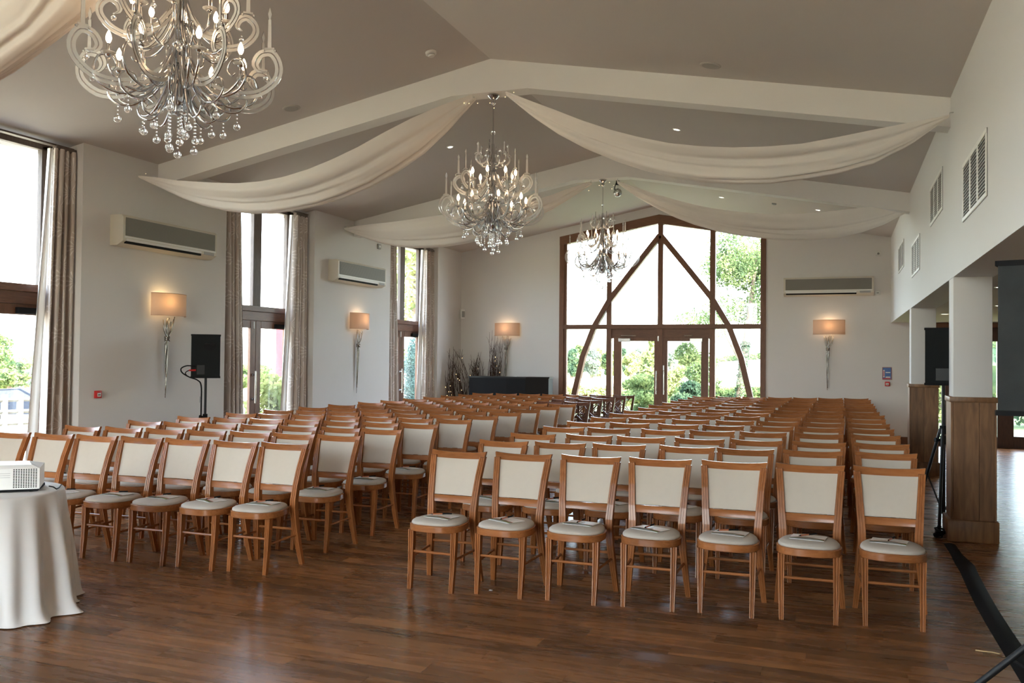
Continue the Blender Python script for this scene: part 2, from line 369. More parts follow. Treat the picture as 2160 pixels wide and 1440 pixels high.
# ------------------------------------------------------------------ floor
fl = MB().box(XL - .5, YF, -.05, 6.3, YB + .25, -.006).build('floor', plain('floor_joint', (.05, .02, .008), .7)); fl['kind'] = 'structure'
PW, PL = .15, 1.2
pm = MB().box(0, 0, -.006, PL - .0008, PW - .0008, 0).mesh('plank', floorm)
rest = MB()
for row in range(int((YF + 60) / PW), int((YB + .2 + 60) / PW)):
    y = row * PW - 60; off = (row * .4137) % 1
    c0 = math.floor((XL - .4 + 60) / PL + off); c1 = math.floor((6.2 + 60) / PL + off)
    for c in range(c0, c1 + 1):
        x = (c - off) * PL - 60; xa, xb = max(x, XL - .45), min(x + PL, 6.25)
        if xb - xa < .02: continue
        inview = 3.0 <= y <= 7.3 and x + PL > -1.24 * y and x < .19 * y + .1 and y > 3.15 + (x + 4.3) * .28
        if inview and xa == x and xb == x + PL:
            inst('plank', pm, fl, (x, y, 0))
        else:
            rest.add([(xa, y, 0), (xb - .0008, y, 0), (xb - .0008, y + PW - .0008, 0), (xa, y + PW - .0008, 0)], [(0, 1, 2, 3)])
rest.build('plank_field', floorm, fl, kind='stuff')

# ------------------------------------------------------------------ walls, ceiling, beams
w = MB()
prev = YF
for a, b in BAYS + [(YB, None)]:
    w.box(XL - .45, prev, 0, XL, a, HE + .02); prev = b
w.build('wall_left', wallm)['kind'] = 'structure'
MB().box(XL - .45, YF, HE + .0, XL - .3, YB, HE + .3).build('wall_left_plate', wallm)['kind'] = 'structure'
GX0, GX1 = -5.85, -1.394
w = MB()
w.prism([(XL, 0), (GX0, 0), (GX0, 4.32), (GX0, zc(GX0) + .02), (XL, HE + .02)], YB, YB + .3, 'Y')
w.prism([(GX1, 0), (XR + .02, 0), (XR + .02, zc(XR) + .02), (GX1, zc(GX1) + .02), (GX1, 4.3)], YB, YB + .3, 'Y')
w.prism([(GX0, 4.335), (-3.622, 4.735), (GX1, 4.335), (GX1, zc(GX1) + .02), (XM, HR + .02), (GX0, zc(GX0) + .02)], YB, YB + .3, 'Y')
w.prism([(XR + .02, 0), (1.32, 0), (1.32, SOF), (XR + .02, SOF)], YB, YB + .3, 'Y')
w.prism([(5.3, 0), (6.3, 0), (6.3, SOF), (5.3, SOF)], YB, YB + .3, 'Y')
w.prism([(1.32, 2.27), (5.3, 2.27), (5.3, SOF), (1.32, SOF)], YB, YB + .3, 'Y')
w.build('wall_back', wallm)['kind'] = 'structure'
w = MB().box(XR, YF, SOF, XR + .33, YB, HE + .3)
w.build('wall_right', plain('right_wall_paint', (.73, .735, .74), .85, spec=.2))['kind'] = 'structure'
w = MB().box(XL - .45, YF - .3, 0, -5.85, YF, 5.2); w.box(-1.394, YF - .3, 0, 6.3, YF, 5.2); w.box(-5.85, YF - .3, 4.4, -1.394, YF, 5.2)
w.build('wall_front', wallm)['kind'] = 'structure'
fwn = setting('window_8')
for x0, x1 in ((-5.85, -5.70), (-4.76, -4.65), (-3.64, -3.53), (-2.53, -2.42), (-1.54, -1.394)): MB().box(x0, YF - .2, 0, x1, YF - .06, 4.4).build('post', oak, fwn)
MB().box(-5.70, YF - .19, 2.26, -1.54, YF - .07, 2.36).build('transom', oakx, fwn)
for x0, x1 in ((-5.70, -4.76), (-4.65, -3.64), (-3.53, -2.53), (-2.42, -1.54)): MB().box(x0, YF - .13, 0, x1, YF - .124, 4.4).build('pane', glass, fwn)
MB().box(6.25, YF, 0, 6.5, YB + .3, SOF + .3).build('wall_annex', wallm)['kind'] = 'structure'
c = MB()
c.prism([(XL - .6, HE - .6 * SL), (XM, HR), (XM, HR + .15), (XL - .6, HE + .4)], YF - .3, YB + .3, 'Y')
c.prism([(XM, HR), (XR + .5, zc(XR + .5)), (XR + .5, HE + .4), (XM, HR + .15)], YF - .3, YB + .3, 'Y')
c.build('ceiling', ceilm)['kind'] = 'structure'
MB().box(XR + .33, YF, SOF, 6.3, YB + .3, SOF + .2).build('ceiling_annex', ceilm)['kind'] = 'structure'
for i, by in enumerate((4.07, 9.02, 13.93)):
    poly = [(XL, HE), (XL, 3.782), (-4.10, 4.555), (-3.20, 4.555), (XR, 3.782), (XR, HE), (XM, HR)]
    MB().prism(poly, by, by + .23, 'Y').build('trim_%d' % (i + 1), beamm)['kind'] = 'structure'
# skirting along the end wall and the window piers
sk = MB().box(XL, YB - .02, 0, GX0 - .0, YB, .14); sk.box(GX1, YB - .02, 0, 1.32, YB, .14); sk.build('baseboard_back', oakx)['kind'] = 'structure'
sk = MB(); prev = YF
for a, b in BAYS + [(YB - .02, None)]:
    sk.box(XL, prev, 0, XL + .02, a, .14); prev = b
sk.build('baseboard_left', oakh)['kind'] = 'structure'

# ------------------------------------------------------------------ pillars on the annex side
def pillar(n, y0, x1=1.29):
    p = setting('pillar' if n == 1 else 'pillar.001'); D = .32 if n == 1 else .30
    MB().rbox(XR, y0, 1.27, x1, y0 + D, SOF, .006, 2).build('shaft', wallm, p, 30)
    a0, a1 = XR - .022, x1 + .030
    xs = a0 + (a1 - a0) * (.62 if n == 1 else .5)
    MB().rbox(a0 + .02, y0 - .025, .02, xs - .001, y0, 1.245, .002, 1).build('board', cladm, p)
    MB().rbox(xs + .001, y0 - .025, .02, a1 - .02, y0, 1.245, .002, 1).build('board', cladm, p)
    MB().rbox(a0, y0 - .025, .02, a0 + .019, y0 + D + .02, 1.245, .002, 1).build('board', cladm, p)
    MB().rbox(a1 - .019, y0 - .025, .02, a1, y0 + D + .02, 1.245, .002, 1).build('board', cladm, p)
    MB().rbox(a0 + .02, y0 + D, .02, a1 - .02, y0 + D + .02, 1.245, .002, 1).build('board', cladm, p)
    MB().rbox(a0 - .012, y0 - .037, 1.243, a1 + .012, y0 + D + .03, 1.290, .004, 2).build('cap', cladm, p, 30)
    MB().rbox(a0 - .030, y0 - .05, 0, a1 + .018, y0 + D + .04, .195, .012, 2).build('plinth', cladm, p, 30)
pillar(1, 8.818); pillar(2, 13.69, 1.297)

# ------------------------------------------------------------------ windows and doors on the long side
XW = -8.55
def bar_handle(parent, x, y, z0, z1, ax='X', s=1):
    h = MB()
    if ax == 'X':
        h.tube([(x + .06 * s, y, z0), (x + .06 * s, y, z1)], .013, 10)
        for z in (z0 + .06, z1 - .06): h.tube([(x, y, z), (x + .06 * s, y, z)], .011, 8); h.ball((x + .008 * s, y, z), .022, 8, 4)
    else:
        h.tube([(x, y - .06, z0), (x, y - .06, z1)], .013, 10)
        for z in (z0 + .06, z1 - .06): h.tube([(x, y, z), (x, y - .06, z)], .011, 8); h.ball((x, y - .008, z), .022, 8, 4)
    return h.build('door_handle', chrome, parent, 40)
for i, (a, b) in enumerate(BAYS):
    wdw = setting('window_%d' % (i + 1)); mid = (a + b) / 2 + .0
    ga, gb = a + .36, b - (.30 if i == 2 else .36)
    for y0, y1 in ((ga - .16, ga), (mid - .10, mid + .10), (gb, gb + .16)):
        MB().rbox(XW - .07, y0, 2.37, XW, y1, 3.98, .004, 1).build('post', greyoak, wdw)
    for y0, y1 in ((ga - .19, ga - .132), (gb + .132, gb + .19)):
        MB().rbox(XW - .07, y0, 0, XW, y1, 2.30, .004, 1).build('post', oak, wdw)
    MB().rbox(XW - .09, a, 2.29, XW + .03, b, 2.375, .004, 1).build('transom', oakh, wdw)
    MB().rbox(XW - .07, ga - .13, 2.15, XW + .0, gb + .13, 2.29, .004, 1).build('door_head', oakh, wdw)
    MB().rbox(XW - .07, a, 3.93, XW, b, 4.06, .004, 1).build('head_rail', greyoak, wdw)
    for y0, y1 in ((a, ga - .19), (gb + .19, b)):
        MB().box(XW - .065, y0, 0, XW - .02, y1, 4.0).build('jamb_panel', wallm, wdw)
    for y0, y1 in ((ga, mid - .1), (mid + .1, gb)):
        MB().box(XW - .035, y0, 2.37, XW - .029, y1, 3.94).build('pane', glass, wdw)
    dr = setting('door_%d' % (i + 1))
    for y0, y1, hs in ((ga - .13, mid - .003, mid - .07), (mid + .003, gb + .13, mid + .07)):
        st = .13
        lf = MB()
        for q0, q1 in ((y0, y0 + st), (y1 - st, y1)): lf.rbox(XW - .06, q0, .01, XW - .012, q1, 2.148, .003, 1)
        lf.rbox(XW - .06, y0 + st, 2.03, XW - .012, y1 - st, 2.148, .003, 1); lf.rbox(XW - .06, y0 + st, .01, XW - .012, y1 - st, .22, .003, 1)
        f = lf.build('door_leaf', oak, dr)
        MB().box(XW - .038, y0 + st, .22, XW - .032, y1 - st, 2.03).build('pane', glass, dr)
    bar_handle(dr, XW - .012, mid - .07, .86, 1.36); 
    MB().rbox(XW - .02, gb - .30, 2.04, XW + .04, gb - .02, 2.11, .006, 2).build('door_closer', black, dr)
    MB().tube([(XW + .02, mid - .09, 2.02), (XW + .02, mid - .09, 2.13)], .010, 8).build('bolt', steel, dr)

# ------------------------------------------------------------------ gable window with the braced oak frame
gw = setting('window_6'); Y0, Y1 = YB - .02, YB + .12
def gz(x): return 4.33 + (1 - abs(x + 3.622) / 2.228) * .395
MB().prism([(GX0, 0), (GX0 + .10, 0), (GX0 + .10, gz(GX0 + .1)), (GX0, gz(GX0))], Y0, Y1, 'Y').build('outer_post', oak, gw)
MB().prism([(GX1 - .11, 0), (GX1, 0), (GX1, gz(GX1)), (GX1 - .11, gz(GX1 - .11))], Y0, Y1, 'Y').build('outer_post', oak, gw)
wgrey = plain('frame_reveal', (.52, .50, .47), .7)
MB().box(GX0 + .10, Y0 + .03, 0, GX0 + .165, Y1, 4.2).build('jamb_lining', oak, gw)
for x0, x1, mm_ in ((GX0, -3.622, 1), (-3.622, GX1, 1)):
    MB().prism([(x0, gz(x0) - .19), (x1, gz(x1) - .19), (x1, gz(x1)), (x0, gz(x0))], Y0 - .01, Y1 + .01, 'Y').build('rafter', oakx, gw)
MB().box(-3.640, Y0, 0.0, -3.530, Y1, 4.6).build('king_post', oak, gw)
for x0, x1 in ((-4.765, -4.655), (-2.535, -2.423)):
    MB().box(x0, Y0 + .002, 0, x1, Y1, gz((x0 + x1) / 2) - .1).build('post', oak, gw)
MB().rbox(GX0 + .08, Y0 - .01, 2.262, GX1 - .08, Y1 + .005, 2.36, .004, 1).build('transom', oakx, gw)
def brace(name, pts, wd, s):
    n = len(pts); a = []; b = []
    for i, (x, z) in enumerate(pts):
        j0, j1 = max(i - 1, 0), min(i + 1, n - 1); t = Vector((pts[j1][0] - pts[j0][0], pts[j1][1] - pts[j0][1])).normalized()
        nx, nz = -t.y, t.x; a.append((x + nx * wd / 2, z + nz * wd / 2)); b.append((x - nx * wd / 2, z - nz * wd / 2))
    m = MB()
    for i in range(n - 1): m.prism([a[i], a[i + 1], b[i + 1], b[i]], Y0 - .015, Y1 - .02, 'Y')
    return m.build(name, oak, gw)
lb = [(-3.60, 4.28), (-4.10, 3.66), (-4.70, 2.90), (-5.05, 2.31), (-5.30, 1.66), (-5.49, .83), (-5.62, .0)]
brace('brace', lb, .115, 1); brace('brace', [(-7.19 - x + .0, z) for x, z in lb], .115, -1)
for x0, x1, z0, z1 in ((GX0 + .165, -4.765, 0, 2.262), (-2.423, GX1 - .11, 0, 2.262), (-4.655, -3.64, 2.36, 4.45), (-3.53, -2.535, 2.36, 4.45)):
    MB().box(x0, YB + .05, z0, x1, YB + .056, z1).build('pane', glass, gw)
MB().prism([(GX0 + .165, 2.36), (-4.765, 2.36), (-4.765, gz(-4.765) - .15), (GX0 + .165, gz(GX0 + .165) - .15)], YB + .05, YB + .056, 'Y').build('pane', glass, gw)
MB().prism([(-2.423, 2.36), (GX1 - .11, 2.36), (GX1 - .11, gz(GX1 - .11) - .15), (-2.423, gz(-2.423) - .15)], YB + .05, YB + .056, 'Y').build('pane', glass, gw)
gd = setting('door_6')
MB().box(-4.655, Y0 + .03, 2.06, -2.535, Y1 - .02, 2.262).build('door_head', oakx, gd)
for s, x0, x1 in ((-1, -4.60, -3.592), (1, -3.578, -2.56)):
    lf = MB(); st = .165 if s < 0 else .165
    gx0, gx1 = (x0 + .17, x1 - .115) if s < 0 else (x0 + .155, x1 - .15)
    lf.rbox(x0, YB - .012, .01, gx0, YB + .05, 2.075, .003, 1); lf.rbox(gx1, YB - .012, .01, x1, YB + .05, 2.075, .003, 1)
    lf.rbox(gx0, YB - .012, 2.0, gx1, YB + .05, 2.075, .003, 1); lf.rbox(gx0, YB - .012, .01, gx1, YB + .05, .24, .003, 1)
    lf.build('door_leaf', oak, gd)
    MB().box(gx0, YB + .02, .24, gx1, YB + .026, 2.0).build('pane', glass, gd)
    bar_handle(gd, (-3.65 if s < 0 else -3.49), YB - .012, .86, 1.36, 'Y')
    xa = x0 + .12 if s < 0 else x1 - .38
    MB().rbox(xa, YB - .07, 1.985, xa + .26, YB - .012, 2.06, .006, 2).build('door_closer', steel, gd)
    MB().tube([(xa + .05, YB - .05, 2.115), (xa + .38 * (1 if s < 0 else -.3), YB - .05, 2.115)], .012, 8).build('closer_arm', steel, gd)
for x, z in ((-3.62, 2.05), (-3.50, 1.42)):
    MB().rbox(x - .015, YB - .03, z - .05, x + .015, YB - .008, z + .06, .004, 2).build('bolt', steel, gd)

# ------------------------------------------------------------------ annex glazing
an = setting('window_7')
darkoak = wood('dark_oak', (.040, .017, .010), (.075, .034, .020), 'Z', 8, .45)
for x0, x1 in ((1.32, 1.40), (1.885, 2.04), (2.60, 2.70), (2.826, 3.10), (3.95, 4.20), (5.1, 5.3)):
    MB().rbox(x0, YB - .03, 0, x1, YB + .1, 2.27, .004, 1).build('post', darkoak, an)
MB().rbox(1.32, YB - .04, 2.01, 5.3, YB + .1, 2.27, .004, 1).build('head_rail', darkoak, an)
MB().rbox(1.32, YB - .05, 2.27, 5.3, YB - .001, 2.365, .004, 1).build('pelmet', oakx, an)
for x0, x1, zb in ((1.40, 1.885, .09), (2.04, 2.60, .09), (2.70, 2.826, .2), (3.10, 3.95, .22), (4.2, 5.1, .09)):
    MB().box(x0, YB - .02, 0, x1, YB + .08, zb).build('bottom_rail', darkoak, an)
    MB().box(x0, YB + .03, zb, x1, YB + .036, 2.01).build('pane', glass, an)

# ------------------------------------------------------------------ banquet chairs
def leg_front(s):
    prof = []
    h = .018
    for x in (-h, -.010, -.008, -.006, -.001, .001, .006, .008, .010, h): prof.append((x, -h - (.0 if abs(x) in (.008,) else .0025) + (.0035 if abs(abs(x) - .008) < 1e-6 or abs(x) < .0015 else 0)))
    prof += [(h, h), (-h, h)]
    path = [(s * .158, .000, 0), (s * .160, .018, .16), (s * .161, .028, .30), (s * .162, .032, .405)]
    return MB().sweep(path, prof, [.78, .92, 1.05, 1.12], Vector((1, 0, 0)), Vector((0, 1, 0)))
def leg_rear(s):
    prof = [(-.020, -.020), (-.0095, -.020), (-.0085, -.0168), (-.0055, -.0168), (-.0045, -.020), (.0045, -.020), (.0055, -.0168), (.0085, -.0168), (.0095, -.020), (.020, -.020), (.020, .016), (-.020, .016)]
    path = [(s * .205, .395, 0), (s * .190, .365, .16), (s * .174, .345, .32), (s * .166, .338, .44), (s * .167, .340, .50), (s * .174, .352, .60), (s * .183, .388, .74), (s * .193, .430, .86), (s * .195, .436, .88)]
    return MB().sweep(path, prof, [.8, 1.0, 1.15, 1.2, 1.2, 1.1, 1.05, 1.05, 1.05], Vector((1, 0, 0)), Vector((0, 1, 0)))
def seat_outline(k=1.0, ins=0.0, n=28):
    pts = []
    for i in range(n):
        t = 2 * PI * i / n; cx, sy = math.cos(t), math.sin(t)
        p = 3.1 if sy < 0 else 2.5
        r = 1 / ((abs(cx) ** p + abs(sy) ** p) ** (1 / p))
        x, y = cx * r, sy * r
        wd = .199 - .030 * max(0, y + .3) - .004 * max(0, -y)
        pts.append((x * (wd - ins), .165 + y * (.212 - ins)))
    return pts
def loft(rings):
    m = MB(); n = len(rings[0][0]); vs = []
    for pts, z in rings: vs += [(x, y, z) for x, y in pts]
    fs = [(i * n + k, i * n + (k + 1) % n, (i + 1) * n + (k + 1) % n, (i + 1) * n + k) for i in range(len(rings) - 1) for k in range(n)]
    fs += [tuple(range(n))[::-1], tuple(range((len(rings) - 1) * n, len(rings) * n))]
    return m.add(vs, fs)
def back_y(z): return .352 + (z - .60) * .31 if z > .6 else .340 + max(0, z - .45) * .08
def rail_mesh(z0, z1, hw0, hw1, bow, dip, th, up=0, flare=0):
    m = MB(); n = 11; rows = []
    for i in range(n):
        t = -1 + 2 * i / (n - 1); d = (1 - t * t); e = flare * abs(t) ** 4
        zz0 = z0 - dip * d; zz1 = z1 - dip * d + e
        y0, y1 = back_y(z0) + bow * d, back_y(z1) + bow * d
        x0, x1 = t * hw0, t * hw1
        rows.append([(x0, y0 - th / 2, zz0), (x1, y1 - th / 2, zz1 - .004), (x1, y1 - th / 2 + .004, zz1), (x1, y1 + th / 2 - .004, zz1), (x1, y1 + th / 2, zz1 - .004), (x0, y0 + th / 2, zz0)])
    k = 6; vs = [p for r in rows for p in r]
    fs = [(i * k + j, i * k + (j + 1) % k, (i + 1) * k + (j + 1) % k, (i + 1) * k + j) for i in range(n - 1) for j in range(k)]
    fs += [tuple(range(k))[::-1], tuple(range((n - 1) * k, n * k))]
    return m.add(vs, fs)
def panel_mesh():
    n, k = 9, 9; rows = []
    for face in (0, 1):
        for i in range(n):
            u = -1 + 2 * i / (n - 1); rr = []
            for j in range(k):
                v = j / (k - 1); z = .605 + v * (.862 - .605); hw = .150 + (.172 - .150) * v
                e = (1 - u ** 6) * (1 - (2 * v - 1) ** 6)
                y = back_y(z) + .022 * (1 - u * u) * (.4 + .6 * v) + (-1 if face == 0 else 1) * (.006 + .010 * e)
                rr.append((u * hw, y, z - .006 * (1 - u * u) * v))
            rows.append(rr)
    m = MB(); m.grid(rows[:n]); m.grid(rows[n:])
    o = n * k
    for i in range(n - 1):
        m.f.append((i * k, (i + 1) * k, o + (i + 1) * k, o + i * k)); m.f.append((i * k + k - 1, (i + 1) * k + k - 1, o + (i + 1) * k + k - 1, o + i * k + k - 1))
    for j in range(k - 1):
        m.f.append((j, j + 1, o + j + 1, o + j)); m.f.append(((n - 1) * k + j, (n - 1) * k + j + 1, o + (n - 1) * k + j + 1, o + (n - 1) * k + j))
    return m
def make_chair(name, cross):
    t = thing(name, 'chair', 'chair'); wd = darkw if cross else chairw; wx = darkw if cross else chairwx
    for s in (-1, 1): leg_front(s).build('leg', wd, t)
    for s in (-1, 1): leg_rear(s).build('leg', wd, t)
    so = seat_outline(); si = seat_outline(ins=.012)
    loft([(seat_outline(ins=.004), .402), (so, .406), (so, .445), (si, .450)]).build('seat_frame', wx, t, 40)
    loft([(seat_outline(ins=.010), .448), (seat_outline(ins=.012), .462), (seat_outline(ins=.022), .470), (seat_outline(ins=.06), .477), (seat_outline(ins=.11), .480)]).build('seat', seatf, t, 0)
    rail_mesh(.857, .911, .205, .216, .030, .010, .027, flare=.006).build('top_rail', wx, t, 40)
    rail_mesh(.555, .602, .165, .172, .014, .003, .022).build('back_rail', wx, t, 40)
    if not cross:
        panel_mesh().build('backrest', fab, t, 50)
    else:
        for s in (-1, 1):
            for q in (-1, 1):
                p = []
                for i in range(9):
                    v = i / 8; z = .60 + v * .265; x = s * (-.13 + .26 * v) + q * s * .030 * math.sin(PI * v) * (1 if q > 0 else 1)
                    p.append((x, back_y(z) + .012, z))
                MB().tube(p, .008, 6).build('cross_bar', wd, t, 40)
    st = MB().tube([(-.158, .024, .255), (.158, .024, .255)], .009, 8); st.build('stretcher', wx, t, 40)
    st = MB().tube([(-.176, .350, .27), (.176, .350, .27)], .009, 8); st.build('stretcher', wx, t, 40)
    for s in (-1, 1): MB().tube([(s * .160, .03, .215), (s * .182, .352, .23)], .009, 8).build('stretcher', wd, t, 40)
    return t
chair0 = make_chair('banquet_chair', False); chair1 = make_chair('cross_back_chair', True)
used = {0: False, 1: False}
ROW = ['front', 'second', 'third', 'fourth', 'fifth', 'sixth', 'seventh', 'eighth', 'ninth', 'tenth', 'eleventh', 'twelfth', 'thirteenth', 'fourteenth', 'rearmost']
ORD = ['first', 'second', 'third', 'fourth', 'fifth', 'sixth', 'seventh']
RY0 = [6.07, 6.96, 7.78, 8.67, 9.46, 10.34, 11.22, 11.95, 12.72, 13.6, 14.45, 15.18, 15.94, 16.7, 17.36]
RY1 = [6.36, 7.36, 8.19, 9.09, 9.96, 10.74, 11.59, 12.45, 13.25, 14.2, 15.1, 15.9, 16.7, 17.5, 18.1]
LY0 = [5.80, 6.58, 7.36, 8.12, 8.90, 9.66, 10.4, 11.15, 11.95, 12.65, 13.4, 14.15, 14.85, 15.6, 16.3]
LY1 = [6.00, 6.82, 7.59, 8.38, 9.17, 9.95, 10.74, 11.5, 12.35, 13.15, 13.9, 14.65, 15.5, 16.3, 17.0]
LX = [-6.87 + 2.71 * q / 6 for q in range(7)]; RX = [-2.67, -2.18, -1.675, -1.165, -.67, -.17, .325]
def booklet_template():
    b = thing('booklet', 'b', 'booklet')
    MB().rbox(-.105, -.074, 0, .105, .074, .003, .001, 1).build('pages', paperw, b)
    m, nt, bs = nodes_of('booklet_cover'); tc = N(nt, 'ShaderNodeTexCoord'); sp = N(nt, 'ShaderNodeSeparateXYZ'); lk(nt, tc.outputs['Object'], sp.inputs[0])
    cr = N(nt, 'ShaderNodeValToRGB'); e = cr.color_ramp.elements; cr.color_ramp.interpolation = 'CONSTANT'
    e[0].position = 0; e[0].color = (.16, .24, .03, 1); e[1].position = .16; e[1].color = (.10, .08, .05, 1)
    for ps, cc in ((.24, (.45, .07, .05)), (.30, (.75, .72, .68)), (.72, (.45, .42, .40)), (.76, (.76, .74, .70))): x = e.new(ps); x.color = (*[min(1, q * 1.08) for q in cc], 1)
    nz = N(nt, 'ShaderNodeTexNoise'); nz.inputs['Scale'].default_value = 22; lk(nt, tc.outputs['Object'], nz.inputs['Vector'])
    ma = N(nt, 'ShaderNodeMath', operation='MULTIPLY_ADD'); ma.inputs[1].default_value = 6.5; ma.inputs[2].default_value = .42; lk(nt, sp.outputs['Y'], ma.inputs[0])
    a2 = N(nt, 'ShaderNodeMath', operation='MULTIPLY_ADD'); a2.inputs[1].default_value = .22; lk(nt, nz.outputs['Fac'], a2.inputs[0]); lk(nt, ma.outputs[0], a2.inputs[2])
    lk(nt, a2.outputs[0], cr.inputs[0]); lk(nt, cr.outputs[0], bs.inputs['Base Color']); bs.inputs['Roughness'].default_value = .35
    g = [[(-.105 + .21 * i / 8, -.074 + .148 * j / 4, .0045 + .010 * math.sin(PI * i / 8) * (1 - j / 4) ** 1.5) for i in range(9)] for j in range(5)]
    MB().grid(g).build('cover', m, b, 0)
    return b
book0 = booklet_template()
def pen_template():
    p = thing('pen', 'p', 'pen')
    MB().tube([(-.062, 0, .005), (.005, 0, .005)], .0048, 8).build('barrel', plain('pen_orange', (.50, .16, .07), .35), p, 40)
    MB().tube([(.005, 0, .005), (.072, 0, .005)], [.0056, .0050], 8).build('cap', black, p, 40)
    MB().tube([(-.078, 0, .004), (-.062, 0, .005)], [.001, .0046], 8).build('tip', black, p, 40)
    return p
pen0 = pen_template()
fb = [True]
def place_chair(x, y, rz, label, cross, rowi, coln, block):
    k = 1 if cross else 0; src = chair1 if cross else chair0
    o = src if not used[k] else copy_tree(src); used[k] = True
    o.location = (x, y, 0); o.rotation_euler = (0, 0, rz)
    tag(o, label, 'chair', 'chairs in the %s block' % block)
    if rowi < 4:
        b = book0 if fb[0] else copy_tree(book0); p = pen0 if fb[0] else copy_tree(pen0); fb[0] = False
        bx, by = R.uniform(-.03, .03), .17 + R.uniform(-.03, .03); ca, sa = math.cos(rz), math.sin(rz)
        bl = (x + bx * ca - by * sa, y + bx * sa + by * ca, .4815); br = rz + R.uniform(-.5, .1)
        b.location = bl; b.rotation_euler = (0, 0, br)
        p.location = (bl[0] + R.uniform(-.02, .02), bl[1] + .01, .4955); p.rotation_euler = (0, 0, rz + R.uniform(.5, 1.5))
        tag(b, 'white booklet with green edge on %s-row seat, %s from aisle, %s block' % (ROW[rowi], ORD[coln], block), 'booklet', 'booklets on the seats')
        tag(p, 'pen with black cap on booklet, %s-row seat, %s from aisle, %s block' % (ROW[rowi], ORD[coln], block), 'pen', 'pens on the booklets')
for blk, X, Ya, Yb in (('pillar-side', RX, RY0, RY1), ('window-side', LX, LY0, LY1)):
    for r in range(15):
        for q in range(7):
            t = q / 6
            x = X[q] + ((.21 * (1 - t) + .02) if blk == 'pillar-side' else .22) * (r / 14) * (1 if r > 3 else .5)
            y = Ya[r] + (Yb[r] - Ya[r]) * t
            jx, jy, jr = (R.uniform(-.004, .004) if blk == 'window-side' else R.uniform(-.014, .014), R.uniform(-.014, .014) if blk == 'window-side' else R.uniform(-.025, .025), R.uniform(-.006, .006) if blk == 'window-side' else R.uniform(-.04, .04)) if r else (0, R.uniform(-.01, .01), R.uniform(-.03, .03))
            aisle = q if blk == 'pillar-side' else 6 - q
            cross = blk == 'window-side' and r >= 10 and aisle < 2
            lab = '%s wooden chair, %s from the aisle in the %s row, %s block' % ('dark cross-back' if cross else 'cream-upholstered', ORD[aisle], ROW[r], blk)
            place_chair((x + jx) * .978, (y + jy) * .978 - .45, jr, lab, cross, r, aisle, blk)

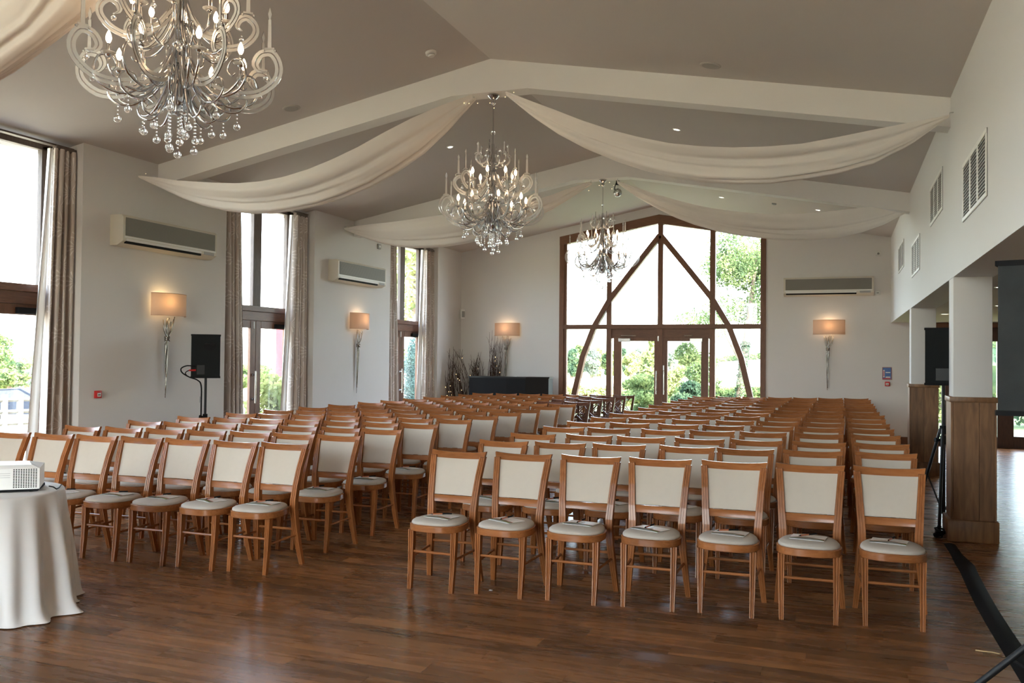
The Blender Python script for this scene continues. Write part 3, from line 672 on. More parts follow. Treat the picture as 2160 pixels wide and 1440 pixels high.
# ------------------------------------------------------------------ chandeliers
def chandelier():
    t = thing('chandelier', 'chandelier', 'chandelier')       # local z is height below the ceiling rose: 0 at the rose
    Z = lambda z: z - 4.56
    MB().lathe([(.002, Z(4.56)), (.062, Z(4.56)), (.066, Z(4.545)), (.055, Z(4.53)), (.028, Z(4.505)), (.024, Z(4.47)), (.026, Z(4.462)), (.012, Z(4.45)), (.004, Z(4.44))], 20).build('ceiling_rose', chrome, t, 40)
    MB().tube([(0, 0, Z(4.45)), (0, 0, Z(3.9))], .006, 8).build('rod', chrome, t, 40)
    MB().ball((0, 0, Z(4.13)), .026, 12, 8).build('crystal_ball', crystal, t, 0)
    MB().lathe([(.002, Z(4.02)), (.018, Z(4.0)), (.022, Z(3.92)), (.030, Z(3.80)), (.034, Z(3.60)), (.030, Z(3.45)), (.042, Z(3.44)), (.042, Z(3.41)), (.034, Z(3.40)), (.040, Z(3.25)), (.060, Z(3.12)), (.062, Z(3.08)), (.056, Z(3.07)), (.050, Z(3.02)), (.016, Z(3.01)), (.002, Z(3.0))], 18).build('column', chrome, t, 40)
    def pol(r, z, a): return (r * math.cos(a), r * math.sin(a), Z(z))
    def curve(P, n=22):
        out = []; m = len(P)
        for i in range(n):
            f = i / (n - 1) * (m - 1); k = min(int(f), m - 2); u = f - k
            p0, p1, p2, p3 = P[max(k - 1, 0)], P[k], P[k + 1], P[min(k + 2, m - 1)]
            out.append(tuple(.5 * (2 * p1[c] + (p2[c] - p0[c]) * u + (2 * p0[c] - 5 * p1[c] + 4 * p2[c] - p3[c]) * u * u + (3 * p1[c] - p0[c] - 3 * p2[c] + p3[c]) * u ** 3) for c in range(2)))
        return out
    def arm_mesh(P, r0=.009, r1=.006, n=26):
        c = curve(P, n); return MB().tube([(r, 0, Z(z)) for r, z in c], [r0 + (r1 - r0) * i / (n - 1) for i in range(n)], 8).mesh('arm', chrome, 0)
    low = arm_mesh([(.035, 3.42), (.075, 3.30), (.12, 3.18), (.20, 3.115), (.30, 3.13), (.375, 3.20), (.385, 3.275)], .010, .007)
    curl = arm_mesh([(.045, 3.30), (.13, 3.17), (.23, 3.06), (.33, 3.05), (.385, 3.11), (.36, 3.175), (.295, 3.17), (.275, 3.125), (.30, 3.10)], .009, .004)
    upper = arm_mesh([(.034, 3.70), (.07, 3.60), (.12, 3.50), (.19, 3.46), (.25, 3.49), (.262, 3.565)], .009, .006)
    ucurl = arm_mesh([(.034, 3.55), (.10, 3.42), (.19, 3.36), (.27, 3.39), (.285, 3.46), (.24, 3.49), (.205, 3.46)], .008, .004)
    top = arm_mesh([(.02, 3.84), (.05, 3.76), (.10, 3.75), (.135, 3.80), (.14, 3.88)], .006, .004, 16)
    outer = arm_mesh([(.05, 3.36), (.14, 3.22), (.27, 3.10), (.40, 3.12), (.455, 3.20), (.43, 3.29), (.365, 3.30), (.335, 3.25), (.36, 3.21), (.39, 3.225)], .010, .004, 32)
    loop = arm_mesh([(.05, 3.20), (.09, 3.05), (.15, 2.975), (.21, 2.99), (.225, 3.05), (.18, 3.10), (.135, 3.07)], .008, .004)
    cand = MB().lathe([(.004, -.012), (.012, -.008), (.016, 0), (.011, .004), (.011, .062), (.008, .064)], 10).mesh('candle', chrome, 40)
    bulb = MB().lathe([(.004, .062), (.013, .076), (.017, .092), (.0135, .112), (.006, .130), (.001, .138)], 10).mesh('bulb', bulbm, 0)
    pan = MB().lathe([(.010, .004), (.030, .002), (.041, .010), (.042, .013), (.030, .008), (.010, .008)], 14).mesh('drip_pan', acrylic, 0)
    def acr(P, wd, nm, spire=None):
        m = MB()
        c = curve(P, 34); n = len(c)
        for lane in (-1, 1):
            rows = []
            for i, (r, z) in enumerate(c):
                a = c[max(i - 1, 0)]; b = c[min(i + 1, n - 1)]; tx, tz = b[0] - a[0], b[1] - a[1]; L = math.hypot(tx, tz) or 1; nx, nz = -tz / L, tx / L
                k = min(1, (n - 1 - i) / 7 + .08); e0, e1 = lane * wd * .07 * k, lane * wd * .5 * k
                rows.append([(r + nx * e0, -.003, Z(z + nz * e0)), (r + nx * e1, -.003, Z(z + nz * e1)), (r + nx * e1, .003, Z(z + nz * e1)), (r + nx * e0, .003, Z(z + nz * e0))])
            vs = [p for q in rows for p in q]
            m.add(vs, [(i * 4 + j, i * 4 + (j + 1) % 4, (i + 1) * 4 + (j + 1) % 4, (i + 1) * 4 + j) for i in range(n - 1) for j in range(4)] + [(3, 2, 1, 0), tuple(range(4 * n - 4, 4 * n))])
        if spire:
            r, z, h = spire
            q = [(-.012, 0), (-.009, h * .70), (-.004, h * .72), (-.011, h * .84), (0, h), (.011, h * .84), (.004, h * .72), (.009, h * .70), (.012, 0)]
            m.prism([(r + a, Z(z + b)) for a, b in q], -.003, .003, 'Y')
            m.prism([(r - .030, Z(z)), (r + .030, Z(z)), (r + .028, Z(z + .012)), (r - .028, Z(z + .012))], -.003, .003, 'Y')
            for q_ in (-.033, .033): m.ball((r + q_, 0, Z(z - .008)), .009, 8, 5)
        me = m.mesh(nm, acrylic); me.materials.append(acr_edge)
        for p in me.polygons:
            if abs(p.normal.y) < .5: p.material_index = 1
        return me
    a1 = acr([(.09, 3.26), (.20, 3.17), (.35, 3.128), (.48, 3.14), (.575, 3.215), (.592, 3.30), (.55, 3.372), (.485, 3.368), (.452, 3.315), (.475, 3.272), (.515, 3.268)], .046, 'acrylic_scroll', (.535, 3.395, .25))
    a2 = acr([(.06, 3.60), (.14, 3.50), (.25, 3.44), (.36, 3.47), (.425, 3.54), (.425, 3.60), (.38, 3.64), (.335, 3.62), (.325, 3.575), (.355, 3.555)], .040, 'acrylic_scroll', (.385, 3.665, .23))
    a3 = acr([(.04, 3.88), (.08, 3.80), (.14, 3.77), (.19, 3.81), (.195, 3.86), (.16, 3.88), (.14, 3.855)], .018, 'acrylic_scroll', (.175, 3.885, .13))
    beadr = .0062
    def strand(L, nb, rb):
        m = MB()
        for i in range(nb): m.ball((0, 0, -.012 - i * (L - .03) / max(nb - 1, 1)), beadr, 6, 4)
        m.ball((0, 0, -L - rb * .4), rb, 12, 8); return m.mesh('crystal_strand', crystal, 0)
    s_short = strand(.075, 3, .021); s_mid = strand(.17, 8, .0215); s_long = strand(.23, 11, .022); s_one = strand(.03, 1, .016)
    n1 = 8
    def ring(nm, me, n, a0): 
        for i in range(n): inst(nm, me, t, (0, 0, 0), (0, 0, a0 + 2 * PI * i / n))
    ring('arm', low, n1, .2); ring('scroll_arm', curl, n1, .2 + PI / 8); ring('arm', upper, n1, .2 + PI / 8); ring('scroll_arm', ucurl, n1, .2); ring('scroll_arm', loop, 8, .5); ring('scroll_arm', outer, 8, .05); ring('arm', top, 6, .1)
    ring('acrylic_scroll', a1, 8, .33); ring('acrylic_scroll', a2, 8, .33 + PI / 8); ring('acrylic_scroll', a3, 6, .33)
    def candles(r, z, n, a0):
        for i in range(n):
            a = a0 + 2 * PI * i / n; k = inst('candle', cand, t, pol(r, z, a)); inst('bulb', bulb, k); inst('drip_pan', pan, k)
    candles(.385, 3.285, n1, .2); candles(.262, 3.575, n1, .2 + PI / 8)
    for i in range(6): inst('crystal_strand', s_one, t, pol(.14, 3.93, .1 + PI * i / 3))
    for i in range(9):
        a = 2 * PI * i / 9; inst('crystal_strand', (s_mid, s_long, s_mid)[i % 3], t, pol(.055 + .035 * (i % 3), 3.06 - .02 * (i % 2), a))
    for i in range(n1):
        a = .2 + PI / 8 + 2 * PI * i / n1; inst('crystal_strand', s_short, t, pol(.33, 3.045, a)); inst('crystal_strand', s_one, t, pol(.36, 3.155, a - .38))
    for i in range(8): inst('crystal_strand', s_one, t, pol(.515, 3.262, .33 + PI * i / 4))
    for i in range(6):
        inst('crystal_strand', s_short, t, pol(.19, 2.985, .5 + PI * i / 3)); inst('crystal_strand', s_one, t, pol(.355, 3.55, .33 + PI / 6 + PI * i / 3)); inst('crystal_strand', s_one, t, pol(.24, 3.36, .2 + PI * i / 3))
    m = MB(); 
    for i in range(9): m.ball((0, 0, Z(2.99) - i * .022), beadr, 6, 4)
    m.ball((0, 0, Z(2.776)), .023, 12, 8); m.build('crystal_strand', crystal, t, 0)
    return t
ch = chandelier(); ch.location = (XM, 4.13, 4.555); tag(ch, 'tiered chrome and crystal chandelier hanging closest over the open floor', 'chandelier', 'chrome crystal chandeliers')
for y, zl, rz, lb_ in ((9.13, 4.555, .35, 'lit chrome chandelier hanging from the first white beam between two drapes'), (14.04, 4.555, .8, 'lit chrome chandelier in front of the gable window, last of the row')):
    k = copy_tree(ch); k.location = (XM, y, zl); k.rotation_euler = (0, 0, rz); tag(k, lb_)

# ------------------------------------------------------------------ drapes
DR = {'N1': (-8.22, -3.87, 3.78, 3.95, [3.83, 3.75, 3.65, 3.55, 3.46, 3.40, 3.37, 3.37, 3.39, 3.43, 3.49, 3.58, 3.72, 4.02, 4.54], [3.80, 3.50, 3.30, 3.15, 3.06, 3.01, 2.99, 3.0, 3.04, 3.11, 3.20, 3.31, 3.46, 3.64, 4.40]),
'L1': (-8.22, -3.87, 8.68, 9.12, [3.83, 3.78, 3.72, 3.68, 3.65, 3.63, 3.64, 3.68, 3.75, 3.85, 3.97, 4.12, 4.27, 4.42, 4.56], [3.81, 3.67, 3.53, 3.42, 3.35, 3.31, 3.31, 3.34, 3.39, 3.48, 3.59, 3.75, 3.94, 4.2, 4.51]),
'R1': (-3.47, 0.94, 9.12, 8.80, [4.56, 4.4, 4.25, 4.1, 3.97, 3.86, 3.77, 3.71, 3.67, 3.65, 3.65, 3.68, 3.72, 3.77, 3.83], [4.52, 4.25, 4.02, 3.84, 3.69, 3.56, 3.46, 3.39, 3.35, 3.33, 3.35, 3.38, 3.45, 3.6, 3.82]),
'L2': (-8.23, -3.84, 13.60, 14.04, [3.88, 3.89, 3.9, 3.91, 3.93, 3.96, 3.99, 4.02, 4.05, 4.09, 4.13, 4.21, 4.3, 4.42, 4.53], [3.85, 3.72, 3.61, 3.54, 3.5, 3.5, 3.51, 3.55, 3.62, 3.71, 3.82, 3.96, 4.11, 4.29, 4.48]),
'R2': (-3.39, 0.96, 14.04, 14.20, [4.51, 4.38, 4.25, 4.14, 4.04, 3.96, 3.9, 3.85, 3.82, 3.81, 3.82, 3.84, 3.87, 3.89, 3.91], [4.47, 4.24, 4.05, 3.88, 3.75, 3.65, 3.57, 3.51, 3.47, 3.45, 3.45, 3.47, 3.54, 3.65, 3.82])}
DL = {'N1': 'cream voile swag nearest the camera, dropping beside the closest chandelier', 'L1': 'cream voile swag from first beam down to the window-side wall', 'R1': 'cream voile swag from first beam across to the vented upper wall',
      'L2': 'cream voile swag from second beam to the window-side wall', 'R2': 'cream voile swag from second beam hanging before the gable window'}
def lerp(a, t):
    f = t * (len(a) - 1); k = min(int(f), len(a) - 2); return a[k] + (a[k + 1] - a[k]) * (f - k)
for key, (x0, x1, y0, y1, zu, zl) in DR.items():
    d = thing('ceiling_drape', DL[key], 'drape', group='cream swags under the ceiling'); n, m = 64, 61; rows = []; seed = R.uniform(0, 9)
    fol = [R.uniform(-1, 1) for _ in range(8)]
    for i in range(n):
        t = i / (n - 1); x = x0 + (x1 - x0) * t; y = y0 + (y1 - y0) * t; a, b = lerp(zu, t), lerp(zl, t); h = max(a - b, .015); wdt = .03 + h * .75
        row = []
        for j in range(m):
            s = -1 + 2 * j / (m - 1)                             # across: near lip, belly, far lip
            yy = y + s * wdt; zz = b + h * abs(s) ** 2.2
            fold = math.sin(s * 11 + seed + 2.6 * t) * .5 + math.sin(s * 23 + seed * 2 - 3.0 * t) * .30 + math.sin(s * 6.0 - 5 * t + seed) * .45 + math.sin(s * 38 + 3 * seed + 2 * t) * .12
            amp = .012 + .085 * min(h, .35)
            nx = fold * amp
            row.append((x, yy + nx * (1 if s < 0 else -1) * abs(s), zz + abs(nx) * .8 * (1 - abs(s)) + nx * .6))
        rows.append(row)
    MB().grid(rows).build('cloth', drapem, d, 0)
    for (xx, yy, zz, sx) in ((x0, y0, lerp(zu, 0), -1), (x1, y1, lerp(zu, 1), 1)):
        wall = XL if sx < 0 else XR
        if abs(xx - wall) < .2: MB().tube([(wall, yy, zz + .03), (wall + (-sx) * .03, yy, zz + .03), (xx, yy, zz)], .005, 6).build('hook', steel, d)
        else: MB().tube([(xx, yy, 4.56), (xx, yy, zz - .02)], .006, 6).build('hook', steel, d)
    fm = MB()
    for i in range(26):
        t = (i + .5) / 26; x = x0 + (x1 - x0) * t
        fm.ball((x, y0 + (y1 - y0) * t + R.uniform(-.04, .04), lerp(zl, t) + .05 + R.uniform(0, .06)), .005, 6, 4)
    for i in range(3):
        e = (x1, y1) if abs(x1 - XM) < 1 else (x0, y0)
        fm.ball((e[0] + R.uniform(-.1, .25) * (1 if e[0] < XM else -1), e[1] - .08, 4.52 - R.uniform(.03, .16)), .006, 6, 4)
    fm.build('fairy_lights', fairym, d, kind='stuff')

# ------------------------------------------------------------------ curtains
def curtain(label, ya, yb, ta, tb, X, z0, z1, pleats, seed, lin=None):
    d = thing('curtain', label, 'curtain', group='patterned floor-length curtains'); rr = random.Random(seed); n, m = pleats * 12 + 1, 18
    ph = [rr.uniform(.75, 1.3) for _ in range(pleats + 2)]; rows = []; us = []
    tot = 0; acc = [0]
    for i in range(n - 1): tot += ph[int(i / 12)]; acc.append(tot)
    for i in range(n):
        q = acc[i] / tot; row = []
        for j in range(m):
            v = j / (m - 1); y = (ya + (yb - ya) * q) * (1 - v) + (ta + (tb - ta) * q) * v
            amp = .045 + .03 * (1 - v); ph_ = 2 * PI * i / 12
            dx = math.sin(ph_) * amp + .012 * math.sin(ph_ * .5 + 3 * v + seed)
            dy = .018 * math.sin(2 * ph_ + v * 2 + seed)
            row.append((X + dx, y + dy, z0 + (z1 - z0) * v))
        rows.append(row)
    mb = MB().grid(rows); me = mb.mesh('curtain_panel', curtm, 0)
    uvl = me.uv_layers.new(name='UVMap'); 
    for L in me.loops:
        i, j = divmod(L.vertex_index, m); uvl.data[L.index].uv = (i / 12 * .22, z0 + (z1 - z0) * j / (m - 1))
    o = bpy.data.objects.new('curtain_panel', me); C.objects.link(o); o.parent = d
    if lin is not None:
        rows = []
        e0, e1 = (ya, ta) if lin < 0 else (yb, tb)
        for i in range(7):
            u = i / 6
            rows.append([(X - .055 + .035 * math.sin(u * 5 + v * .2), (e0 + (e1 - e0) * v / 9) + lin * (.0 + u * (.10 * (1 - v / 9) + .02)), z0 + (z1 - z0) * v / 9) for v in range(10)])
        MB().grid(rows).build('lining', lining, d, 0)
    MB().box(X - .03, min(ta, tb) + .005, z1 - .01, X + .03, max(ta, tb) - .005, z1 + .035).build('header', greyoak, d)
    return d
curtain('taupe patterned curtain with white lining nearest the projector table', 7.40, 7.83, 7.53, 7.82, -8.38, .01, 3.94, 4, 1, -1)
curtain('taupe patterned curtain beside black loudspeaker, pier side of the middle door', 10.46, 11.06, 10.46, 10.90, -8.40, .01, 3.92, 5, 2, None)
curtain('taupe patterned curtain between the middle door and second air conditioner', 12.14, 12.66, 12.26, 12.60, -8.38, .01, 3.92, 5, 3, -1)
curtain('taupe patterned curtain under second swag, beside second air conditioner', 15.40, 15.98, 15.42, 15.86, -8.40, .01, 3.92, 4, 4, None)
curtain('taupe patterned curtain nearest the twig bundles in the far corner', 17.0, 17.56, 17.08, 17.50, -8.36, .01, 3.92, 5, 5, -1)
for a, b in BAYS[2:]:
    MB().box(-8.44, a + .03, 3.965, -8.36, b - .03, 3.985).build('trim_rail', greyoak)['kind'] = 'structure'

# ------------------------------------------------------------------ air conditioners
def aircon(label, loc, rz):
    a = thing('air_conditioner', label, 'air conditioner', loc, rz, 'wall air conditioners')    # local: wall at y=0, front -y, x along, z up, origin at lower centre
    W, H, D = 1.70, .37, .20
    m = MB().prism([(0, .0), (-D * .55, 0), (-D, .05), (-D, H - .03), (-D + .03, H), (0, H)], -W / 2, W / 2, 'X'); m.build('body', plasticw, a, 30)
    MB().rbox(-W / 2 + .04, -D - .006, .115, W / 2 - .04, -D + .01, H - .035, .003, 1).build('grille', grillem, a)
    MB().box(-W / 2 + .02, -D - .004, .09, W / 2 - .02, -D + .01, .108).build('trim_strip', whitep, a)
    MB().box(-W / 2 + .05, -D - .003, .022, W / 2 - .32, -D + .03, .052).build('outlet', black, a)
    MB().rbox(-W / 2 + .05, -D - .012, .050, W / 2 - .32, -D + .01, .080, .003, 1).build('flap', whitep, a)
    MB().rbox(W / 2 - .26, -D - .006, .045, W / 2 - .06, -D + .01, .085, .003, 1).build('display_panel', greyp, a)
aircon('cream wall air conditioner above the pier nearest the camera', (XL, 9.09, 2.915), PI / 2)
aircon('cream wall air conditioner on the middle pier above a lit wall lamp', (XL, 13.94, 2.905), PI / 2)
aircon('cream wall air conditioner high on the end wall by the gable window', (-.19, YB, 2.915), 0)

# ------------------------------------------------------------------ wall lamps
def sconce(label, loc, rz, seed, cold):
    a = thing('wall_lamp', label, 'lamp', loc, rz, 'wall lamps with drum shades'); rr = random.Random(seed)
    n = 19; Wd, Dp, z0, z1 = .305, .19, 0, .285; rows = []
    for i in range(n):
        t = -1 + 2 * i / (n - 1); an_ = t * PI * .46
        x, y = Wd * math.sin(an_) / math.sin(PI * .46), -.035 - Dp * (math.cos(an_) - math.cos(PI * .46)) * .95
        rows.append([(x, y, z0), (x, y, z1)])
    MB().grid(rows).build('shade', shadem, a, 0)
    rim = MB()
    for z in (z0, z1): rim.tube([(r[0][0], r[0][1], z) for r in rows], .004, 5)
    rim.build('shade_rim', shadem, a)
    knot = Vector((-.02, -.05, -.30)); tip = Vector((-.03, -.03, -1.20))
    for k in range(8):
        ex = (-.10 + .20 * k / 7) + rr.uniform(-.01, .01); top = Vector((ex, -.06 + rr.uniform(-.02, .02), -.03 + rr.uniform(-.05, .03)))
        pts = [top, top * .5 + knot * .5 + Vector((ex * .2, 0, -.02)), knot + Vector((rr.uniform(-.015, .015), rr.uniform(-.012, .012), 0))]
        a0 = rr.uniform(0, 6); ln = rr.uniform(.55, 1.0)
        for q in range(1, 11):
            u = q / 10 * ln; p = knot.lerp(tip, u); w_ = .022 * (1 - u) + .004
            pts.append(p + Vector((math.sin(a0 + 5 * u) * w_, math.cos(a0 + 5 * u) * w_ * .6, 0)))
        MB().tube(pts, [.006] * 3 + [.0100 - .0055 * q / 10 for q in range(1, 11)], 6).build('stem', pewter, a, 0)
    kn = MB()
    for q in range(3): kn.tube([knot + Vector((.032 * math.cos(x), .028 * math.sin(x), .012 * math.sin(x * 2 + q) + (q - 1) * .016)) for x in [2 * PI * i / 14 for i in range(15)]], .008, 6)
    kn.build('knot', pewter, a, 0)
    MB().rbox(-.05, -.012, .05, .05, 0, .15, .004, 1).build('back_plate', pewter, a)
    bx = -.09 if cold else 0
    bb = MB().lathe([(.006, -.03), (.018, -.02), (.026, .01), (.020, .035), (.003, .048)], 12, (bx, -.085, .13)); bb.build('bulb', bulbm, a, 0)
    MB().tube([(0, -.006, .1), (bx, -.06, .08), (bx, -.085, .1)], .008, 6).build('bracket', pewter, a)
    ld = bpy.data.lights.new('lamp_light', 'POINT'); ld.energy = .11; ld.color = (1, .68, .38) if not cold else (1, .72, .30); ld.shadow_soft_size = .03
    lo = bpy.data.objects.new('lamp_light', ld); C.objects.link(lo); lo.parent = a; lo.location = (bx + .0, -.085, .185)
sconce('wall lamp with twisted silver stems beside black loudspeaker', (XL, 9.20, 2.105), PI / 2, 3, True)
sconce('glowing wall lamp on the middle pier under second air conditioner', (XL, 14.07, 2.105), PI / 2, 4, False)
sconce('glowing wall lamp above the black counter on the end wall', (-7.085, YB, 2.115), 0, 5, False)
sconce('glowing wall lamp on end wall beside fire notice', (-.17, YB, 2.145), 0, 6, False)

# ------------------------------------------------------------------ loudspeakers and stands
def speaker(label, loc, rz, w_, h_, d_, mat, hq=.14, hr_=1.0):
    s = thing('loudspeaker', label, 'speaker', loc, rz, 'black loudspeakers')   # the local -y side is the back shown to the camera
    m = MB().prism([(-w_ * .5, 0), (w_ * .5, 0), (w_ * .36, 1), (-w_ * .36, 1)], 0, 1, 'Z'); mb = MB()
    poly = [(-w_ / 2, -d_ / 2), (w_ / 2, -d_ / 2), (w_ / 2 * .94, d_ / 2), (-w_ / 2 * .94, d_ / 2)]
    mb.prism(poly, .012, h_ - .012, 'Z'); b = mb.build('cabinet', mat, s)
    for z0, z1 in ((0, .022), (h_ - .022, h_)): MB().prism([(x * 1.03, y * 1.03) for x, y in poly], z0, z1, 'Z').build('end_cap', black, s)
    hx = w_ * hq; hz = h_ * (.72 if hr_ == 1 else .64)
    cup = MB(); q = [(hx + .075 * hr_ * math.cos(a), hz + .05 * hr_ * math.sin(a)) for a in [2 * PI * i / 20 for i in range(20)]]
    cup.prism(q, -d_ / 2 - .003, -d_ / 2 + .02, 'Y'); cup.build('handle_recess', black, s)
    MB().tube([(hx - .06, -d_ / 2 - .006, hz + .028), (hx, -d_ / 2 - .014, hz + .030), (hx + .06, -d_ / 2 - .006, hz + .028)], .010, 8).build('handle', blackg, s, 40)
    MB().rbox(-w_ * .30, -d_ / 2 - .004, h_ * .08, -w_ * .02, -d_ / 2 + .01, h_ * .30, .003, 1).build('connector_plate', blackg, s)
    return s
def smooth_path(P, k=5):
    P = [Vector(p) for p in P]; out = []
    for i in range(len(P) - 1):
        a, b, c, d = P[max(i - 1, 0)], P[i], P[i + 1], P[min(i + 2, len(P) - 1)]
        for q in range(k):
            u = q / k; out.append(.5 * (2 * b + (c - a) * u + (2 * a - 5 * b + 4 * c - d) * u * u + (3 * b - a - 3 * c + d) * u ** 3))
    return out + [P[-1]]
def tripod(label, loc, hgt, reach, a0, rlow=.75, fold=True):
    s = thing('speaker_stand', label, 'speaker stand', loc, 0, 'black tripod stands')
    MB().tube([(0, 0, .12), (0, 0, hgt * .62)], .021, 10).build('lower_pole', blackg, s, 40)
    MB().tube([(0, 0, hgt * .6), (0, 0, hgt)], .016, 10).build('pole', blackg, s, 40)
    MB().tube([(0, 0, hgt * .58), (0, 0, hgt * .64)], .030, 10).build('collar', black, s, 40)
    MB().tube([(-.02, 0, hgt * .61), (-.075, -.02, hgt * .61)], [.010, .024], 8).build('knob', black, s, 40)
    MB().tube([(0, 0, rlow - .05), (0, 0, rlow + .03)], .034, 10).build('hub', black, s, 40)
    for k in range(3):
        a = a0 + 2 * PI * k / 3; ca, sa = math.cos(a), math.sin(a)
        lg = MB().tube([(ca * .03, sa * .03, rlow), (ca * reach, sa * reach, .02)], .015, 10).build('leg', blackg, s, 40)
        MB().tube([(ca * reach * .96, sa * reach * .96, .05), (ca * reach * 1.01, sa * reach * 1.01, .0)], .019, 8).build('rubber_foot', black, lg)
        MB().tube([(ca * .02, sa * .02, .16), (ca * reach * .52, sa * reach * .52, rlow * .5)], .008, 6).build('brace', blackg, s)
    return s
sp = speaker('black loudspeaker on stand against the wall beside first wall lamp', (-7.74, 9.38, 1.302), .66, .355, .565, .30, speakm)
tripod('black tripod stand holding the loudspeaker beside first wall lamp', (-7.74, 9.38, 0), 1.30, .5, .4)
pg = thing('speaker_cable', 'black cable looping from loudspeaker down the stand by first wall lamp', 'cable')
MB().tube(smooth_path([(-7.745, 9.175, 1.455), (-7.82, 9.115, 1.46), (-7.875, 9.075, 1.425), (-7.865, 9.085, 1.37), (-7.80, 9.14, 1.315), (-7.765, 9.25, 1.275), (-7.765, 9.325, 1.20), (-7.768, 9.335, .95), (-7.775, 9.34, .5), (-7.79, 9.36, .05)]), .009, 6).build('cable', black, pg, 0)
MB().tube(smooth_path([(-7.75, 9.172, 1.405), (-7.80, 9.13, 1.40), (-7.835, 9.105, 1.365), (-7.81, 9.13, 1.32)]), .007, 6).build('second_cable', black, pg, 0)
MB().tube([(-7.735, 9.183, 1.405), (-7.80, 9.13, 1.402)], .012, 6).build('plug', redp, pg)
MB().tube([(-7.78, 9.335, .98), (-7.78, 9.335, 1.06)], .014, 6).build('sleeve', steel, pg)
speaker('black loudspeaker on stand half hidden behind first pillar', (1.035, 9.50, 1.377), -.10, .46, .555, .34, speakm)
tripod('black tripod stand standing behind the first pillar', (.97, 9.56, 0), 1.375, .33, 2.41, .95)
speaker('large scuffed loudspeaker cut by the frame edge', (1.02, 4.30, 1.374), -.30, .68, .655, .40, roadm, -.20, 1.1)
tripod('black tripod stand under the large scuffed loudspeaker', (1.0, 4.34, 0), 1.37, .55, 2.88, .58)

# ------------------------------------------------------------------ floor cable cover and scraps
cm = MB(); path = [(.925, 8.62), (.93, 8.2), (.945, 7.8), (.94, 7.5), (.925, 7.0), (.915, 6.5), (.915, 6.0), (.92, 5.5), (.925, 5.0), (.925, 4.6), (.92, 4.2), (.915, 3.6)]
prof = [(-.062, 0), (-.030, .010), (-.012, .018), (.012, .018), (.030, .010), (.062, 0)]; vs = []
for i, (x, y) in enumerate(path):
    sc = .75 if i < 2 else (1.12 if i == 2 else 1)
    for a, b in prof: vs.append((x + a * sc, y, .0005 + b * (1 if i > 2 else .6)))
cm.add(vs, [(i * 6 + j, i * 6 + j + 1, (i + 1) * 6 + j + 1, (i + 1) * 6 + j) for i in range(len(path) - 1) for j in range(5)])
tag(cm.build('cable_cover', tapem, None, 50), 'long black rubber cable cover running along the floor from first pillar', 'cable cover')
cl = MB()
for q in range(6):
    r_ = .032 + .007 * (q % 3); cl.tube([(.865 + r_ * math.cos(a) + q * .004, 8.93 + r_ * 1.3 * math.sin(a) + .02 * (q % 2), .012 + q * .011 + .01 * math.sin(a + q)) for a in [2 * PI * i / 16 for i in range(17)]], .008, 6)
tag(cl.build('cable_coil', black, None, 0), 'small coil of black cable on the floor at foot of first pillar', 'cable')
tag(MB().tube([(.72, 5.50, .004), (.76, 5.485, .007), (.80, 5.495, .004), (.83, 5.46, .01), (.845, 5.49, .004)], .004, 5).build('straw_scrap', straw, None, 0), 'wisp of straw on the floor beside the cable cover', 'scrap')
tag(MB().prism([(-2.245, 5.645), (-2.225, 5.64), (-2.22, 5.652), (-2.24, 5.656)], .001, .004, 'Z').build('paper_scrap', paperw), 'tiny white paper scrap on the floor before the aisle chairs', 'scrap')

# ------------------------------------------------------------------ vents on the upper wall
def vent(label, y0, y1, z0, z1):
    v = thing('wall_vent', label, 'vent', group='louvred vents on the upper wall'); X = XR
    MB().box(X - .004, y0, z0, X - .001, y1, z1).build('backing', ventd, v)  # dark sheet painted in for the shade between the slats
    b = .035; fr = MB(); fr.rbox(X - .012, y0, z0, X, y1, z0 + b, .004, 1); fr.rbox(X - .012, y0, z1 - b, X, y1, z1, .004, 1)
    fr.rbox(X - .012, y0, z0 + b, X, y0 + b, z1 - b, .004, 1); fr.rbox(X - .012, y1 - b, z0 + b, X, y1, z1 - b, .004, 1)
    t3 = (y1 - y0 - 2 * b) / 3
    for k in (1, 2): fr.rbox(X - .011, y0 + b + k * t3 - .025, z0 + b, X, y0 + b + k * t3 + .025, z1 - b, .004, 1)
    fr.build('frame', whitep, v)
    n = 15; me = MB().add([(0, 0, 0), (0, t3 - .05, 0), (-.006, t3 - .05, -.004), (-.006, 0, -.004), (0, 0, .007), (0, t3 - .05, .007), (-.006, t3 - .05, .003), (-.006, 0, .003)], [(0, 1, 2, 3), (4, 5, 6, 7), (2, 3, 7, 6), (0, 1, 5, 4), (0, 3, 7, 4), (1, 2, 6, 5)]).mesh('slat', plain('vent_slat_shaded', (.58, .57, .55), .6))  # slats coloured greyer than the white frame to deepen the louvre shading
    for k in range(3):
        for i in range(n): inst('slat', me, v, (X - .003, y0 + b + k * t3 + .025, z0 + b + .018 + i * (z1 - z0 - 2 * b - .01) / n))
vent('white louvred vent with three panels, nearest the camera on the upper wall', 6.87, 8.12, 2.76, 3.24)
vent('white louvred vent, second from the camera and set higher', 9.65, 10.88, 3.12, 3.55)
vent('white louvred vent, third from the camera and set lower', 12.25, 13.5, 2.78, 3.24)
vent('white louvred vent closest to the end wall', 15.13, 16.38, 3.11, 3.55)

